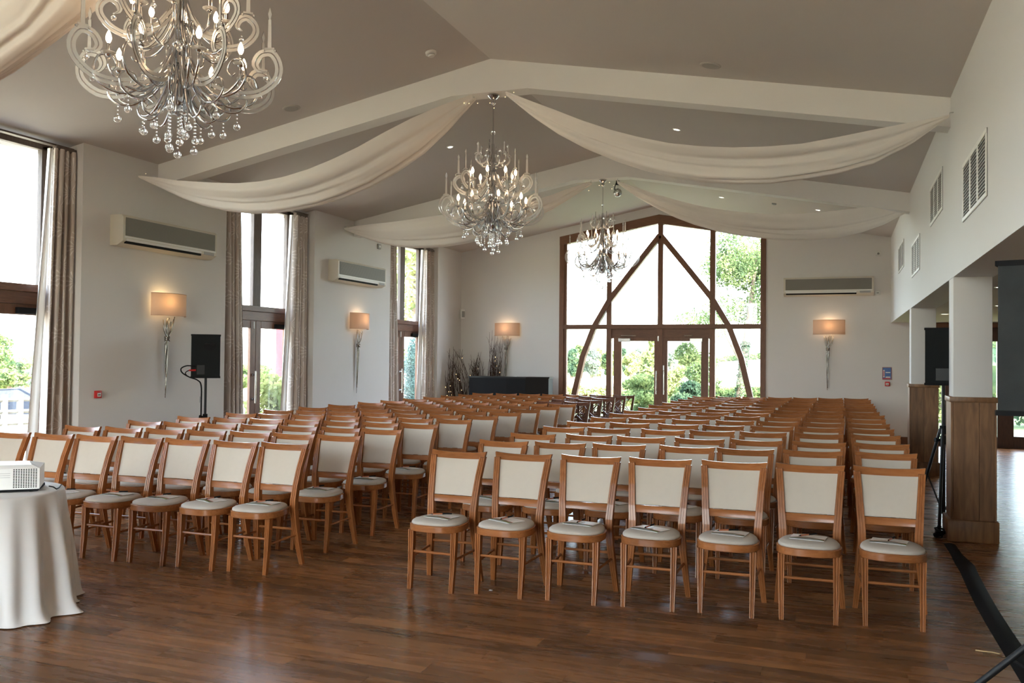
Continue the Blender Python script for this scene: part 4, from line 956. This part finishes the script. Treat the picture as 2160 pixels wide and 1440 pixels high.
# ------------------------------------------------------------------ ceiling fittings
def on_ceiling(o, x, y):
    o.location = (x, y, zc(x)); o.rotation_euler = (0, (-math.atan(SL) if x < XM else math.atan(SL)), 0)
for x, y, lb_ in ((-5.98, 8.65, 'flush round grey ceiling speaker near the window wall, before first beam'), (-1.17, 8.62, 'flush round grey ceiling speaker before first beam, pillar side')):
    t = thing('ceiling_speaker', lb_, 'speaker', group='flush ceiling speakers')
    MB().lathe([(.001, -.008), (.085, -.008), (.098, -.006), (.104, 0)], 24).build('rim', plain('speaker_rim', (.50, .47, .43), .6), t, 40)
    MB().lathe([(.001, -.010), (.080, -.010), (.084, -.006)], 24).build('grille', plain('speaker_grille', (.42, .40, .37), .7, bump=.8, bscale=500), t, 40); on_ceiling(t, x, y)
t = thing('smoke_detector', 'white smoke detector on the ceiling before first beam', 'smoke detector')
MB().lathe([(.001, -.052), (.030, -.052), (.040, -.040), (.040, -.030), (.058, -.026), (.060, 0)], 20).build('body', whitep, t, 40)
MB().lathe([(.0415, -.038), (.0415, -.032)], 20).build('slot', greyp, t); on_ceiling(t, -4.07, 8.40)
t = thing('smoke_detector', 'small smoke detector between second beam and end wall', 'smoke detector')
MB().lathe([(.001, -.03), (.02, -.03), (.04, -.02), (.042, 0)], 16).build('body', greyp, t, 40); on_ceiling(t, -1.09, 16.5)
DLI = [(-5.235, 11.48, 'lit recessed downlight beyond first swag, window side'), (-1.99, 11.49, 'dim recessed downlight behind first beam near the ridge'), (-.32, 11.49, 'lit recessed downlight behind first beam near vented wall'),
       (-2.03, 16.59, 'lit recessed downlight behind second beam near the ridge'), (-.34, 16.6, 'lit recessed downlight behind second beam near vented wall')]
for x, y, lb_ in DLI:
    t = thing('downlight', lb_, 'downlight', group='recessed downlights in the sloping ceiling')
    MB().lathe([(.034, -.003), (.050, -.006), (.054, -.003), (.055, 0)], 18).build('bezel', steel, t, 40)
    MB().lathe([(.001, -.004), (.036, -.004)], 18).build('lens', spotm, t); on_ceiling(t, x, y)
for x, y, lb_ in ((1.557, 10.08, 'lit downlight in annex ceiling beyond first pillar'), (1.59, 15.46, 'lit downlight in annex ceiling past second pillar'), (2.03, 13.29, 'lit downlight deeper in the annex ceiling'), (1.95, 12.4, 'lit downlight in annex ceiling mid way')):
    t = thing('downlight', lb_, 'downlight', (x, y, SOF), group='recessed downlights in the annex')
    MB().lathe([(.05, -.003), (.066, -.006), (.070, 0)], 18).build('bezel', steel, t, 40)
    MB().lathe([(.001, -.004), (.050, -.004)], 18).build('lens', spotm, t)
t = thing('mirror_ball', 'small mirror ball on a motor beside the last chandelier', 'mirror ball', (-3.50, 14.5, 4.415))
def ballmat():
    m, nt, b = nodes_of('mirror_tiles'); b.inputs['Metallic'].default_value = 1; b.inputs['Roughness'].default_value = .25
    tc = N(nt, 'ShaderNodeTexCoord'); v = N(nt, 'ShaderNodeTexVoronoi'); v.inputs['Scale'].default_value = 60; lk(nt, tc.outputs['Object'], v.inputs['Vector'])
    mx = N(nt, 'ShaderNodeMix', data_type='RGBA'); mx.inputs['A'].default_value = (.2, .2, .2, 1); mx.inputs['B'].default_value = (.75, .73, .70, 1); lk(nt, v.outputs['Color'], mx.inputs['Factor']); lk(nt, mx.outputs['Result'], b.inputs['Base Color']); return m
MB().ball((0, 0, 0), .072, 20, 14).build('ball', ballmat(), t)
MB().tube([(0, 0, .07), (0, 0, .14)], .004, 6).build('wire', steel, t); MB().tube([(0, 0, .13), (0, 0, .20)], .03, 12).build('motor', black, t, 40)
MB().tube([(-.02, 0, .19), (-.05, 0, .10), (-.055, 0, .0)], .008, 6).build('power_lead', black, t)

# ------------------------------------------------------------------ small wall fittings
def callpoint(label, loc, rz):
    t = thing('fire_call_point', label, 'call point', loc, rz, 'red fire call points')
    MB().rbox(-.045, -.035, -.045, .045, 0, .045, .006, 2).build('housing', redp, t, 30)
    MB().box(-.026, -.0375, -.026, .026, -.034, .016).build('label_plate', paperw, t)
    MB().box(-.020, -.0385, -.010, .020, -.037, .000).build('lettering', black, t)
callpoint('red fire call point on the near pier beneath the air conditioner', (XL, 8.085, 1.12), PI / 2)
callpoint('red fire call point under the framed notice on end wall', (.912, YB, 1.17), 0)
t = thing('fire_notice', 'framed blue and white fire notice on the end wall', 'notice', (.906, YB, 1.375))
MB().rbox(-.085, -.014, -.122, .085, 0, .122, .003, 1).build('frame', plain('notice_frame', (.35, .12, .08), .5), t)
MB().box(-.075, -.016, -.112, .075, -.012, .112).build('sheet', bluep, t)
MB().box(-.068, -.018, -.075, -.040, -.015, .070).build('white_panel', paperw, t); MB().box(-.062, -.019, -.06, -.050, -.016, .05).build('red_stripe', redp, t)
MB().box(-.025, -.018, .010, .060, -.015, .028).build('white_line', paperw, t); MB().box(-.025, -.018, -.085, .060, -.015, -.062).build('white_line', paperw, t)
MB().box(-.070, -.018, -.108, .060, -.015, -.090).build('red_band', redp, t)
def wallbox(nm, label, cat, x0, y0, z0, x1, y1, z1, mat=whitep):
    t = thing(nm, label, cat); MB().rbox(x0, y0, z0, x1, y1, z1, .006, 2).build('housing', mat, t, 30); return t
t = wallbox('motion_sensor', 'small white sensor high on end wall above the air conditioner', 'sensor', .70, YB - .04, 3.70, .79, YB, 3.79); MB().ball((.745, YB - .04, 3.74), .022, 10, 6).build('lens', greyp, t, 0)
t = wallbox('wall_switch', 'white control switch beside end wall air conditioner', 'switch', .69, YB - .02, 2.92, .78, YB, 3.01); MB().box(.715, YB - .023, 2.955, .755, YB - .019, 2.975).build('button', greyp, t)
t = wallbox('wall_sensor', 'small grey box above second air conditioner', 'sensor', XL, 14.79, 3.66, XL + .03, 14.90, 3.76, greyp); MB().box(XL + .029, 14.82, 3.69, XL + .033, 14.87, 3.73).build('cover', whitep, t)
t = thing('corner_speaker', 'slim white sounder box in the corner above the twigs', 'sounder', (XL + .06, YB - .06, 2.62), PI / 4)
MB().rbox(-.05, -.05, -.11, .05, .02, .11, .01, 2).build('housing', whitep, t, 30); MB().box(-.035, -.053, -.08, .035, -.049, .06).build('grille', greyp, t)
t = thing('exit_sign', 'green running-man exit sign hanging over annex door', 'sign', (2.93, YB - .10, 2.245))
MB().rbox(-.075, -.02, -.052, .075, .02, .06, .003, 1).build('panel', greenp, t)
fg = MB(); fg.ball((.02, -.022, .032), .010, 8, 5); fg.tube([(.018, -.022, .02), (.008, -.022, -.008), (.024, -.022, -.022), (.018, -.022, -.042)], .006, 5); fg.tube([(.008, -.022, -.008), (-.008, -.022, -.022), (-.020, -.022, -.020)], .006, 5); fg.tube([(.018, -.022, .016), (.036, -.022, .004)], .004, 5); fg.tube([(.014, -.022, .012), (-.004, -.022, .006)], .004, 5)
fg.box(-.055, -.023, -.04, -.03, -.019, .04); fg.build('pictogram', plain('sign_white', (.85, .88, .85), .4), t)
MB().box(-.01, -.004, .06, .01, .004, .12).build('bracket', steel, t)

# ------------------------------------------------------------------ projector table
TC = (-4.975, 3.985); TR = .455
t = thing('round_table', 'round table hidden beneath the white projector cloth', 'table', (TC[0], TC[1], 0))
MB().lathe([(.001, .715), (TR - .01, .715), (TR, .722), (TR, .738), (.001, .742)], 40).build('table_top', oak, t, 40)
MB().lathe([(.03, .03), (.035, .715)], 16).build('pedestal', blackg, t, 40)
for k in range(4): MB().tube([(0, 0, .08), (.3 * math.cos(k * PI / 2 + .4), .3 * math.sin(k * PI / 2 + .4), .02)], .02, 8).build('leg', blackg, t, 40)
n, rows = 240, []
fold = [(R.uniform(0, 2 * PI), k, R.uniform(.6, 1.0)) for k in (9, 13, 17, 6)]
def fo(a): return sum(wt * math.sin(k * a + p + .7 * math.sin(2 * a + p)) for p, k, wt in fold) / 2.2
prof = [(.0, .7455), (.25, .7455), (.42, .7455), (TR - .008, .7455), (TR + .003, .741), (TR + .007, .73), (TR + .012, .68), (TR + .02, .58), (TR + .03, .45), (TR + .042, .30), (TR + .050, .16), (TR + .056, .06), (TR + .060, .016), (TR + .078, .006)]
for i, (r, z) in enumerate(prof):
    row = []
    for k in range(n + 1):
        a = 2 * PI * k / n; f = fo(a); dz = max(0, (.74 - z)) / .74
        rr = r + (f * .085 * dz ** .7 if i > 4 else 0) + (.04 * max(0, math.sin(3 * a + 1.1)) if i >= 12 else 0)
        if i > 4: rr = max(rr, TR + .004 - .03 * dz)
        zz = z + (.035 * max(0, -f) if i == 11 else 0) + (.02 * max(0, -f) if i == 12 else 0)
        row.append((TC[0] + rr * math.cos(a), TC[1] + rr * math.sin(a), zz))
    rows.append(row)
tc_ = MB().grid(rows); o = tc_.build('tablecloth', cloth, None, 0); tag(o, 'white floor-length tablecloth with deep folds under the projector', 'tablecloth')
o.modifiers.new('soft', 'SUBSURF').levels = 1; o.modifiers['soft'].render_levels = 1
pj = thing('projector', 'white projector with side vent grid on the white tablecloth', 'projector', (-4.605, 4.078, .7465), math.atan2(.139, .169))
# local x runs along the front face towards its corner at the origin, y goes away from the camera
PWd, PD, PH = .42, .30, .165
MB().prism([(-PWd, 0), (0, 0), (-.02, PD), (-PWd + .02, PD)], .018, PH - .02, 'Z').build('shell', projm, pj)
cp = MB(); a_ = [(-PWd, 0), (0, 0), (-.02, PD), (-PWd + .02, PD)]; b_ = [(-PWd + .02, .03), (-.05, .03), (-.10, PD - .05), (-PWd + .06, PD - .05)]
cp.add([(x, y, PH - .02) for x, y in a_] + [(x, y, PH) for x, y in b_], [(0, 1, 5, 4), (1, 2, 6, 5), (2, 3, 7, 6), (3, 0, 4, 7), (4, 5, 6, 7)]); cp.build('lid', projm, pj)
gv = MB()
for i in range(10):
    for j in range(12): gv.box(-.018 - i * .0135 - .004, -.0012, .028 + j * .0098, -.018 - i * .0135 + .004, .001, .028 + j * .0098 + .0058)
gv.build('vent_grid', black, pj, kind='stuff')
for j in range(3): MB().box(-.30, -.001, .115 - j * .012, -.16, .001, .118 - j * .012).build('print_line', plain('faint_print%d' % j, (.55, .55, .55), .5), pj)
MB().box(-PWd + .01, .012, .004, -.012, PD - .02, .019).build('base', black, pj)
for x, y in ((-.05, .04), (-PWd + .06, .04), (-.06, PD - .06)): MB().tube([(x, y, 0), (x, y, .006)], .014, 10).build('foot', black, pj)
pc = MB().tube([(-4.585, 4.13, .775), (-4.56, 4.14, .770), (-4.555, 4.16, .755), (-4.60, 4.22, .752), (-4.7, 4.33, .752)], .004, 6)
tag(pc.build('power_lead', black, None, 0), 'thin black lead trailing behind the projector', 'cable')
rm = thing('remote_control', 'pale remote control lying before the projector', 'remote', (-4.83, 3.86, .7475), .75)
MB().rbox(-.07, -.022, 0, .07, .022, .018, .006, 2).build('body', plain('pale_green_plastic', (.62, .66, .60), .5), rm, 30)
for k in range(4): MB().rbox(-.045 + k * .025, -.008, .017, -.033 + k * .025, .008, .020, .002, 1).build('button', greyp, rm)

# ------------------------------------------------------------------ black counter and twigs in the far corner
bc = thing('black_counter', 'black covered counter standing against the end wall below a lamp', 'counter')
poly = [(-7.58, 17.75), (-7.2, 17.73), (-6.7, 17.73), (-6.27, 17.76), (-5.83, 18.0), (-5.83, 18.30), (-7.58, 18.30)]
MB().prism(poly[:4] + [(-6.27, 18.30), (-7.58, 18.30)], .0, 1.17, 'Z').build('front_panel', black, bc)
MB().prism([(-6.27, 17.762), (-5.83, 18.0), (-5.83, 18.30), (-6.27, 18.30)], .0, 1.17, 'Z').build('angled_panel', plain('black_gloss_panel', (.012, .013, .015), .5, spec=.25), bc)
cx_, cy_ = -6.7, 18.0
MB().prism([(cx_ + (x - cx_) * 1.02, cy_ + (y - cy_) * 1.05) for x, y in poly], 1.17, 1.20, 'Z').build('counter_top', blackg, bc)
tag(MB().lathe([(.001, 1.2), (.03, 1.2), (.03, 1.215), (.012, 1.22), (.001, 1.222)], 12, (-6.62, 18.05, 0)).build('counter_knob', steel, None, 40), 'small metal cap on top of the black counter', 'cap')
for k, (x, y, h_, spread, lean, lb_) in enumerate(((-7.93, 17.95, 1.85, .34, -.10, 'bare twig bundle with fairy lights, curling top, closest to the curtain'), (-7.74, 18.50, 1.75, .17, .02, 'bare twig bundle with fairy lights, middle of three in corner'), (-7.34, 18.58, 2.25, .16, .08, 'tallest bare twig bundle with fairy lights beside the black counter'))):
    t = thing('twig_bundle', lb_, 'twigs', (x, y, 0), 0, 'twig bundles in the far corner'); rr = random.Random(40 + k); m = MB(); fm = MB()
    MB().lathe([(.001, 0), (.10, 0), (.13, .25), (.12, .26), (.001, .25)], 16).build('pot', black, t, 40)
    for i in range(46):
        a = rr.uniform(0, 2 * PI); hh = h_ * rr.uniform(.55, 1.0); q = spread * rr.uniform(.3, 1); pts = []
        bx, by = rr.uniform(-.05, .05), rr.uniform(-.05, .05); cu = rr.uniform(-.12, .12); wv = rr.uniform(0, 6)
        for s in range(9):
            u = s / 8; bow = math.sin(PI * u * .9)
            X_ = bx + math.cos(a) * q * bow + lean * u * u + .03 * math.sin(wv + 7 * u) * u + cu * u * u
            Y_ = by + math.sin(a) * q * bow * .35 + .03 * math.cos(wv + 6 * u) * u
            pts.append((min(max(X_, XL + .05 - x), 1), min(Y_, YB - .04 - y), .2 + (hh - .2) * u))
        m.tube(pts, [.009 - .0066 * s / 8 for s in range(9)], 4)
        if i % 3 == 0:
            p = pts[rr.randint(3, 7)]; fm.ball((p[0], p[1] - .015, p[2]), .011, 6, 4)
        for b_ in range(2):
            s0 = rr.randint(4, 7); p = Vector(pts[s0]); dr_ = Vector((rr.uniform(-.10, .10), rr.uniform(-.05, .02), rr.uniform(.08, .22)))
            e = p + dr_; e.y = min(e.y, YB - .03 - y); e.x = max(e.x, XL + .03 - x); m.tube([p, (p + e) / 2 + Vector((rr.uniform(-.02, .02), 0, 0)), e], [.0045, .003, .0015], 3)
    m.build('branches', twigm, t, kind='stuff'); fm.build('fairy_lights', fairym, t, kind='stuff')

# ------------------------------------------------------------------ outdoors
g = MB()
nx = [-140, -90, -60, -42, -30, -22, -16, -12, -9.2, -8.7, -4, 0, 4, 8, 20, 60]; ny = [-60, -20, -8, 0, 8, 16, 19.2, 22, 26, 34, 45, 60, 90, 140, 260]
def gnd(x, y):
    z = -.14
    if x < -9: z -= min(2.2, (-9 - x) * .058)
    return z
g.grid([[(x, y, gnd(x, y)) for y in ny] for x in nx]); g.build('ground', fieldm)['kind'] = 'structure'
MB().box(-9.6, 19.15, -.13, 6.5, 22.5, -.10).build('path', pavem)['kind'] = 'structure'
MB().box(-14, 22.5, -.14, 14, 40, -.09).build('lawn', lawnm)['kind'] = 'structure'
MB().add([(-8.75, -8, -.11), (-8.75, 19, -.11), (-13, 19, -.25), (-13, -8, -.25)], [(0, 1, 2, 3)]).build('terrace', pavem)['kind'] = 'structure'
MB().add([(1.6, 19.2, -.08), (6, 19.2, -.08), (6, 24, -.08), (1.6, 24, -.08)], [(0, 1, 2, 3)]).build('lawn_strip', lawnm)['kind'] = 'structure'
hl = MB(); pts = []
for k in range(60):
    a = PI * .45 + PI * .75 * k / 59; d = 420; pts.append((d * math.cos(a), d * math.sin(a), 2 + 6 * (.5 + .5 * math.sin(k * .55)) + 3 * math.sin(k * 1.3)))
hl.add([(x, y, -14) for x, y, z in pts] + [(x, y, z) for x, y, z in pts] + [(x * 1.5, y * 1.5, z) for x, y, z in pts], [(i, i + 1, 61 + i, 60 + i) for i in range(59)] + [(60 + i, 61 + i, 121 + i, 120 + i) for i in range(59)])
hl.build('hills', hillm)['kind'] = 'structure'
def leaves(m, c, rad, n, size, rr, shell=.55):
    for _ in range(n):
        while True:
            v = Vector((rr.uniform(-1, 1), rr.uniform(-1, 1), rr.uniform(-1, 1)))
            if shell ** 1.0 * rr.random() < v.length < 1: break
        p = Vector((c[0] + v.x * rad[0], c[1] + v.y * rad[1], c[2] + v.z * rad[2])); s = size * rr.uniform(.6, 1.3)
        u = Vector((rr.gauss(0, 1), rr.gauss(0, 1), rr.gauss(0, 1))).normalized(); w_ = u.orthogonal().normalized() * .55
        o = len(m.v); m.v += [tuple(p - u * s), tuple(p + w_ * s), tuple(p + u * s), tuple(p - w_ * s)]; m.f.append((o, o + 1, o + 2, o + 3))
def leaf_obj(m, name, mat, parent=None):
    me = bpy.data.meshes.new(name); me.from_pydata(m.v, [], m.f); me.materials.append(mat); o = bpy.data.objects.new(name, me); C.objects.link(o)
    if parent: o.parent = parent
    return o
def tree(name, label, x, y, zb, h, r, mat, n, size, seed, trunk=.12, cat='tree', group=None, blobs=9, low=.25, lean=0):
    rr = random.Random(seed); t = thing(name, label, cat, (x, y, zb), 0, group); m = MB()
    for k in range(blobs):
        u = low + (1 - low) * (k + .5) / blobs; ww = math.sin(PI * min(1, .18 + .82 * (1 - abs(2 * (u - low) / (1 - low) - .9) ** 1.6 * .5))) if False else (1 - .75 * abs(u - .5) ** 1.3)
        a = rr.uniform(0, 2 * PI); q = r * .45 * ww
        leaves(m, (math.cos(a) * q + lean * u * h, math.sin(a) * q, u * h * .93), (r * .62 * ww, r * .62 * ww, h * .16), n // blobs, size, rr)
    leaf_obj(m, 'crown', mat, t)
    if trunk:
        MB().tube([(0, 0, -.3), (lean * h * .3, 0, h * .3), (lean * h * .7, .1, h * .75)], [trunk, trunk * .8, trunk * .35], 8).build('trunk', barkm, t, 40)
    return t
def hedge(label, pts, wd, h, mat, n, size, seed, zs=None):
    rr = random.Random(seed); t = thing('hedge', label, 'hedge'); m = MB()
    for k in range(len(pts) - 1):
        a, b = Vector(pts[k]), Vector(pts[k + 1]); nseg = max(1, int((b - a).length / (wd * .9)))
        for q in range(nseg):
            c = a.lerp(b, (q + .5) / nseg); leaves(m, (c.x, c.y, c.z + h / 2), (wd * .75, wd * .75, h * .56), n // (nseg * (len(pts) - 1)), size, rr, .7)
    leaf_obj(m, 'foliage', mat, t)
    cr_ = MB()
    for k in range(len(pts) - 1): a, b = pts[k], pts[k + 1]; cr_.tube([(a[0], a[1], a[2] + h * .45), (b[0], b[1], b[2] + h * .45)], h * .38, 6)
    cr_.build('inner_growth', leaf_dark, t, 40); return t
# beyond the gable window
def P3(px, py, d): x, y = gp(px, d); return (x, y, zy(py, d, px))
a, b = gp(1150, 34), gp(1420, 34)
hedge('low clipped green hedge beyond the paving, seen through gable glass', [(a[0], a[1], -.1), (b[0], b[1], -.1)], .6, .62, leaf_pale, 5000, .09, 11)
kinds = (('bushy mid green', leaf_mid), ('pale hazy green', leaf_far), ('soft dark green', leaf_dark), ('bright pale green', leaf_pale))  # paler leaf tones in this mix stand in for haze and flare
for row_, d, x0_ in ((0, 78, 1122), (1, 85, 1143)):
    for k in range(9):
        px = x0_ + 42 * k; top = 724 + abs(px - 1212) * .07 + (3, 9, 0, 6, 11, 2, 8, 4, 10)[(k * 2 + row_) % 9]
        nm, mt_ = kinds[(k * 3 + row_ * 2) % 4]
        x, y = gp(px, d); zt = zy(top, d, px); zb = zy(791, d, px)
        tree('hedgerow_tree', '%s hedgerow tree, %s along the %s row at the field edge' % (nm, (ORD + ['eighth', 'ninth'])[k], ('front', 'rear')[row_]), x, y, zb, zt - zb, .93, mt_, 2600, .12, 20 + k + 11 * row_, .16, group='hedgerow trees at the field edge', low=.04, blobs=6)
x, y = gp(1372, 46); tree('poplar', 'tall narrow pale poplar seen through the gable doors', x, y, -.1, zy(712, 46, 1372) + .4, .65, leaf_pale, 2600, .12, 41, .1, low=.05, blobs=12)
for k, (px, top, d, r, mt_, lb_) in enumerate(((1362, 790, 28, .95, leaf_mid, 'rounded clipped shrub outside the gable doors'), (1425, 770, 31, .8, leaf_pale, 'pale loose shrub seen through second gable door'), (1466, 725, 25.5, .75, leaf_mid, 'tall leafy shrub beside gable door edge'), (1446, 805, 23, .55, leaf_dark, 'dark low shrub with reddish tips outside the gable doors'), (1334, 815, 32, .35, leaf_pale, 'small pale shrub outside first gable door'))):
    x, y = gp(px, d); tree('shrub', lb_, x, y, -.15, zy(top, d, px) + .15, r, mt_, 5200, .05, 60 + k, .04, 'shrub', 'shrubs outside the gable window', low=.05, blobs=7)
x, y = gp(1562, 25); tr = thing('ivy_tree', 'large leafy tree with ivy-clad leaning trunk beyond the gable window', 'tree', (x, y, -.1)); rr = random.Random(77); m = MB()
ux, uy = rt0.x, rt0.y
for k in range(30):
    sx = rr.uniform(-1.3, 1.7); hz_ = rr.uniform(2.55, 5.4); 
    if sx < -.2 and hz_ > 3.6: sx += 1.1
    leaves(m, (ux * sx + rr.uniform(-.5, .5), uy * sx + rr.uniform(-.6, .9), hz_), (.62, .62, .45), 800, .040, rr, .2)
leaf_obj(m, 'crown', leaf_mid, tr)
MB().tube([(-.12 * ux, -.12 * uy, -.2), (0, 0, .9), (.12 * ux, .12 * uy, 1.9), (.30 * ux, .30 * uy, 3.4), (.45 * ux, .4 * uy, 4.8)], [.13, .11, .10, .07, .03], 10).build('trunk', barkm, tr, 40)
MB().tube([(.05 * ux, .05 * uy, 1.6), (-.4 * ux, -.4 * uy, 2.4), (-.7 * ux, -.7 * uy, 3.3)], [.05, .04, .02], 8).build('branch', barkm, tr, 40)
m = MB()
for q in range(16): u = q / 15; leaves(m, (ux * (-.12 + .26 * u), uy * (-.12 + .26 * u), -.05 + 2.2 * u), (.14, .14, .14), 170, .045, rr, .5)
leaf_obj(m, 'ivy', leaf_dark, tr)
bk = MB(); p = [P3(1440, 820, 29), P3(1700, 812, 31), P3(1700, 752, 46), P3(1440, 768, 44)]; bk.add([(q[0], q[1], q[2]) for q in p] + [(q[0], q[1], -.3) for q in p], [(0, 1, 2, 3), (0, 1, 5, 4), (1, 2, 6, 5), (2, 3, 7, 6), (3, 0, 4, 7)]); bk.build('terrain_bank', plain('blown_out_bank', (.62, .60, .55), .9))['kind'] = 'structure'  # near-white colour stands in for strong sun blowing out the slope
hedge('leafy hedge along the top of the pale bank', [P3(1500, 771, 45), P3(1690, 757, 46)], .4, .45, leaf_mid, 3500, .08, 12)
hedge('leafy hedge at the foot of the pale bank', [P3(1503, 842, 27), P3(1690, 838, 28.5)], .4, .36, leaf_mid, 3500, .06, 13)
# beyond the annex glass
(xa_, ya_), (xb_, yb_) = gp(1930, 30), gp(2420, 30)
hedge('tall leafy hedge closing the view outside the annex glass', [(xa_, ya_, -.1), (xb_, yb_, -.1)], 1.6, 3.6, leaf_mid, 16000, .10, 14)
x, y = gp(2110, 37); tree('garden_tree', 'leafy tree behind the tall annex hedge', x, y, -.1, 6.5, 2.6, leaf_mid, 5000, .10, 81, .12, low=.15)
x, y = gp(2230, 23); tree('garden_shrub', 'dark shrub outside the annex door', x, y, -.1, 2.4, 1.8, leaf_dark, 4000, .08, 82, .08, 'shrub', low=.05)
x, y = gp(1985, 25); tree('garden_shrub', 'pale shrub outside annex glass between the pillars', x, y, -.1, 2.2, .9, leaf_pale, 2600, .07, 83, .05, 'shrub', low=.05)
# beyond the long-side glass: fence, car, bushes
fn = thing('post_fence', 'weathered white post and rail fence outside the near window', 'fence'); ps = []
for k in range(7):
    px = -87 + 33 * k; x, y = gp(px, 17.0 + .25 * k); ps.append((x, y)); zt = zy(836, 17.0, px)
    MB().rbox(x - .05, y - .05, zt - 2.0, x + .05, y + .05, zt, .01, 1).build('post', fencem, fn)
for j in range(3):
    for k in range(6):
        (xa, ya), (xb, yb) = ps[k], ps[k + 1]; z = zy(848 + 26 * j, 17, 30); MB().tube([(xa, ya, z), (xb, yb, z)], .04, 4).build('rail', fencem, fn)
def car(label, x, y, z, rz):
    t = thing('parked_car', label, 'car', (x, y, z), rz)
    body = [(-2.1, .35), (-2.05, .75), (-1.4, .88), (-.85, 1.38), (.55, 1.45), (1.45, .98), (2.0, .88), (2.12, .6), (2.1, .35)]
    b = MB(); n = len(body); b.prism(body, -.82, .82, 'Y'); b.build('body', carm, t, 20)
    MB().prism([(-1.28, .92), (-.80, 1.33), (.5, 1.39), (1.25, .98)], -.835, .835, 'Y').build('side_glass', carg, t)
    MB().prism([(1.30, 1.02), (.66, 1.40), (.60, 1.42), (1.2, 1.04)], -.68, .68, 'Y').build('windscreen', carg, t)
    for sx in (-1.3, 1.3):
        for sy in (-.78, .78):
            w_ = MB().tube([(sx, sy - .1, .32), (sx, sy + .1, .32)], .32, 18).build('wheel', black, t, 40); MB().tube([(sx, sy - .11, .32), (sx, sy + .11, .32)], .19, 14).build('hub_cap', steel, w_)
    for sy in (-.6, .6): MB().rbox(2.04, sy - .14, .62, 2.13, sy + .14, .78, .02, 2).build('headlight', whitep, t)
x, y = gp(40, 38); car('dark blue car parked behind the white fence', x, y, zy(888, 38, 40), .35)
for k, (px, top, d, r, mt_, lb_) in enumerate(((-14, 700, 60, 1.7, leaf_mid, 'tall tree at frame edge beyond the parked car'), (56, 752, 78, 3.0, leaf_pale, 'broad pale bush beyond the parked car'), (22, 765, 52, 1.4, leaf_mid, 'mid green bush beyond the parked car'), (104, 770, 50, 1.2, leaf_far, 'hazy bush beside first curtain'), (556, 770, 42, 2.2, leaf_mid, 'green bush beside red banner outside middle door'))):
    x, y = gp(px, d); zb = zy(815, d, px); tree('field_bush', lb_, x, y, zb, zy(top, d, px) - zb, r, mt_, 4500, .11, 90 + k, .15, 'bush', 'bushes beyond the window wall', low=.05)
x, y = gp(600, 17); tree('yellow_shrub', 'bright yellow-green shrub outside the middle door', x, y, -.6, zy(795, 17, 600) + .6, .85, leaf_pale, 4500, .06, 99, .05, 'shrub', low=.02)
x, y = gp(580, 22); bn = thing('red_banner', 'tall red feather banner outside the middle door', 'banner', (x, y, -.5))
MB().tube([(0, 0, 0), (0, 0, 3.3), (.05 * ux, .05 * uy, 3.45)], .02, 8).build('pole', whitep, bn, 40)
MB().grid([[(ux * (.02 + q * .075) + .03 * math.sin(q + s * .6), uy * (.02 + q * .075) + .03 * math.cos(q * 1.3 + s), .7 + s * .27) for s in range(10)] for q in range(5)]).build('flag', bannerm, bn, 0)
x, y = gp(868, 23.2); tree('conifer', 'blue-green clipped conifer outside the far door', x, y, -.3, zy(722, 23.2, 868) + .35, .38, leaf_conifer, 9000, .03, 120, .06, low=.02, blobs=12)
# brick outbuilding beyond the far door
ob = thing('brick_outbuilding', 'brick outbuilding with pale tiled roof beyond far door', 'building')
x0, y0 = gp(874, 27); x1, y1 = gp(935, 27); dxn = Vector((x1 - x0, y1 - y0, 0)); Lb = dxn.length; dxn.normalize(); dnn = Vector((-dxn.y, dxn.x, 0))
def W3(u, v, z): q = Vector((x0, y0, 0)) + dxn * u + dnn * v; return (q.x, q.y, z)
MB().add([W3(0, 0, -.6), W3(Lb, 0, -.6), W3(Lb, 0, 1.9), W3(0, 0, 1.9), W3(0, 3, -.6), W3(Lb, 3, -.6), W3(Lb, 3, 1.9), W3(0, 3, 1.9)], [(0, 1, 2, 3), (0, 3, 7, 4), (1, 2, 6, 5), (4, 5, 6, 7)]).build('wall', mortarm, ob)
bme = MB().rbox(0, 0, 0, .215, .03, .065, .004, 1).mesh('brick', brickm); rzb = math.atan2(dxn.y, dxn.x)
for r_ in range(20):
    for q in range(int(Lb / .225) + 1):
        u = q * .225 - (.11 if r_ % 2 else 0)
        if u < 0 or u + .215 > Lb: continue
        p = W3(u, -.012, -.55 + r_ * .075); inst('brick', bme, ob, p, (0, 0, rzb))
rf = MB(); tme = MB().rbox(0, 0, 0, .27, .30, .02, .004, 1).mesh('roof_tile', tilem)
ax, ay = gp(852, 27); Ur = -1.2
MB().add([W3(Ur, -.3, 1.85), W3(Lb + .3, -.3, 1.85), W3(Lb + .3, 3, 4.0), W3(1.0, 3, 4.0)], [(0, 1, 2, 3)]).build('roof_slope', tilem, ob)
pit = math.atan2(2.15, 3.3)
for r_ in range(13):
    for q in range(12):
        u = -1.0 + q * .28 + (.14 if r_ % 2 else 0); v = -.3 + r_ * .24
        if u < Ur + r_ * .17 or u > Lb + .2: continue
        inst('roof_tile', tme, ob, W3(u, v, 1.87 + (v + .3) * .651), (pit, 0, rzb))
x, y = gp(872, 33); tree('outbuilding_tree', 'tree rising behind the brick outbuilding', x, y, -.3, 8.5, 2.0, leaf_pale, 5000, .12, 130, .15, low=.3)
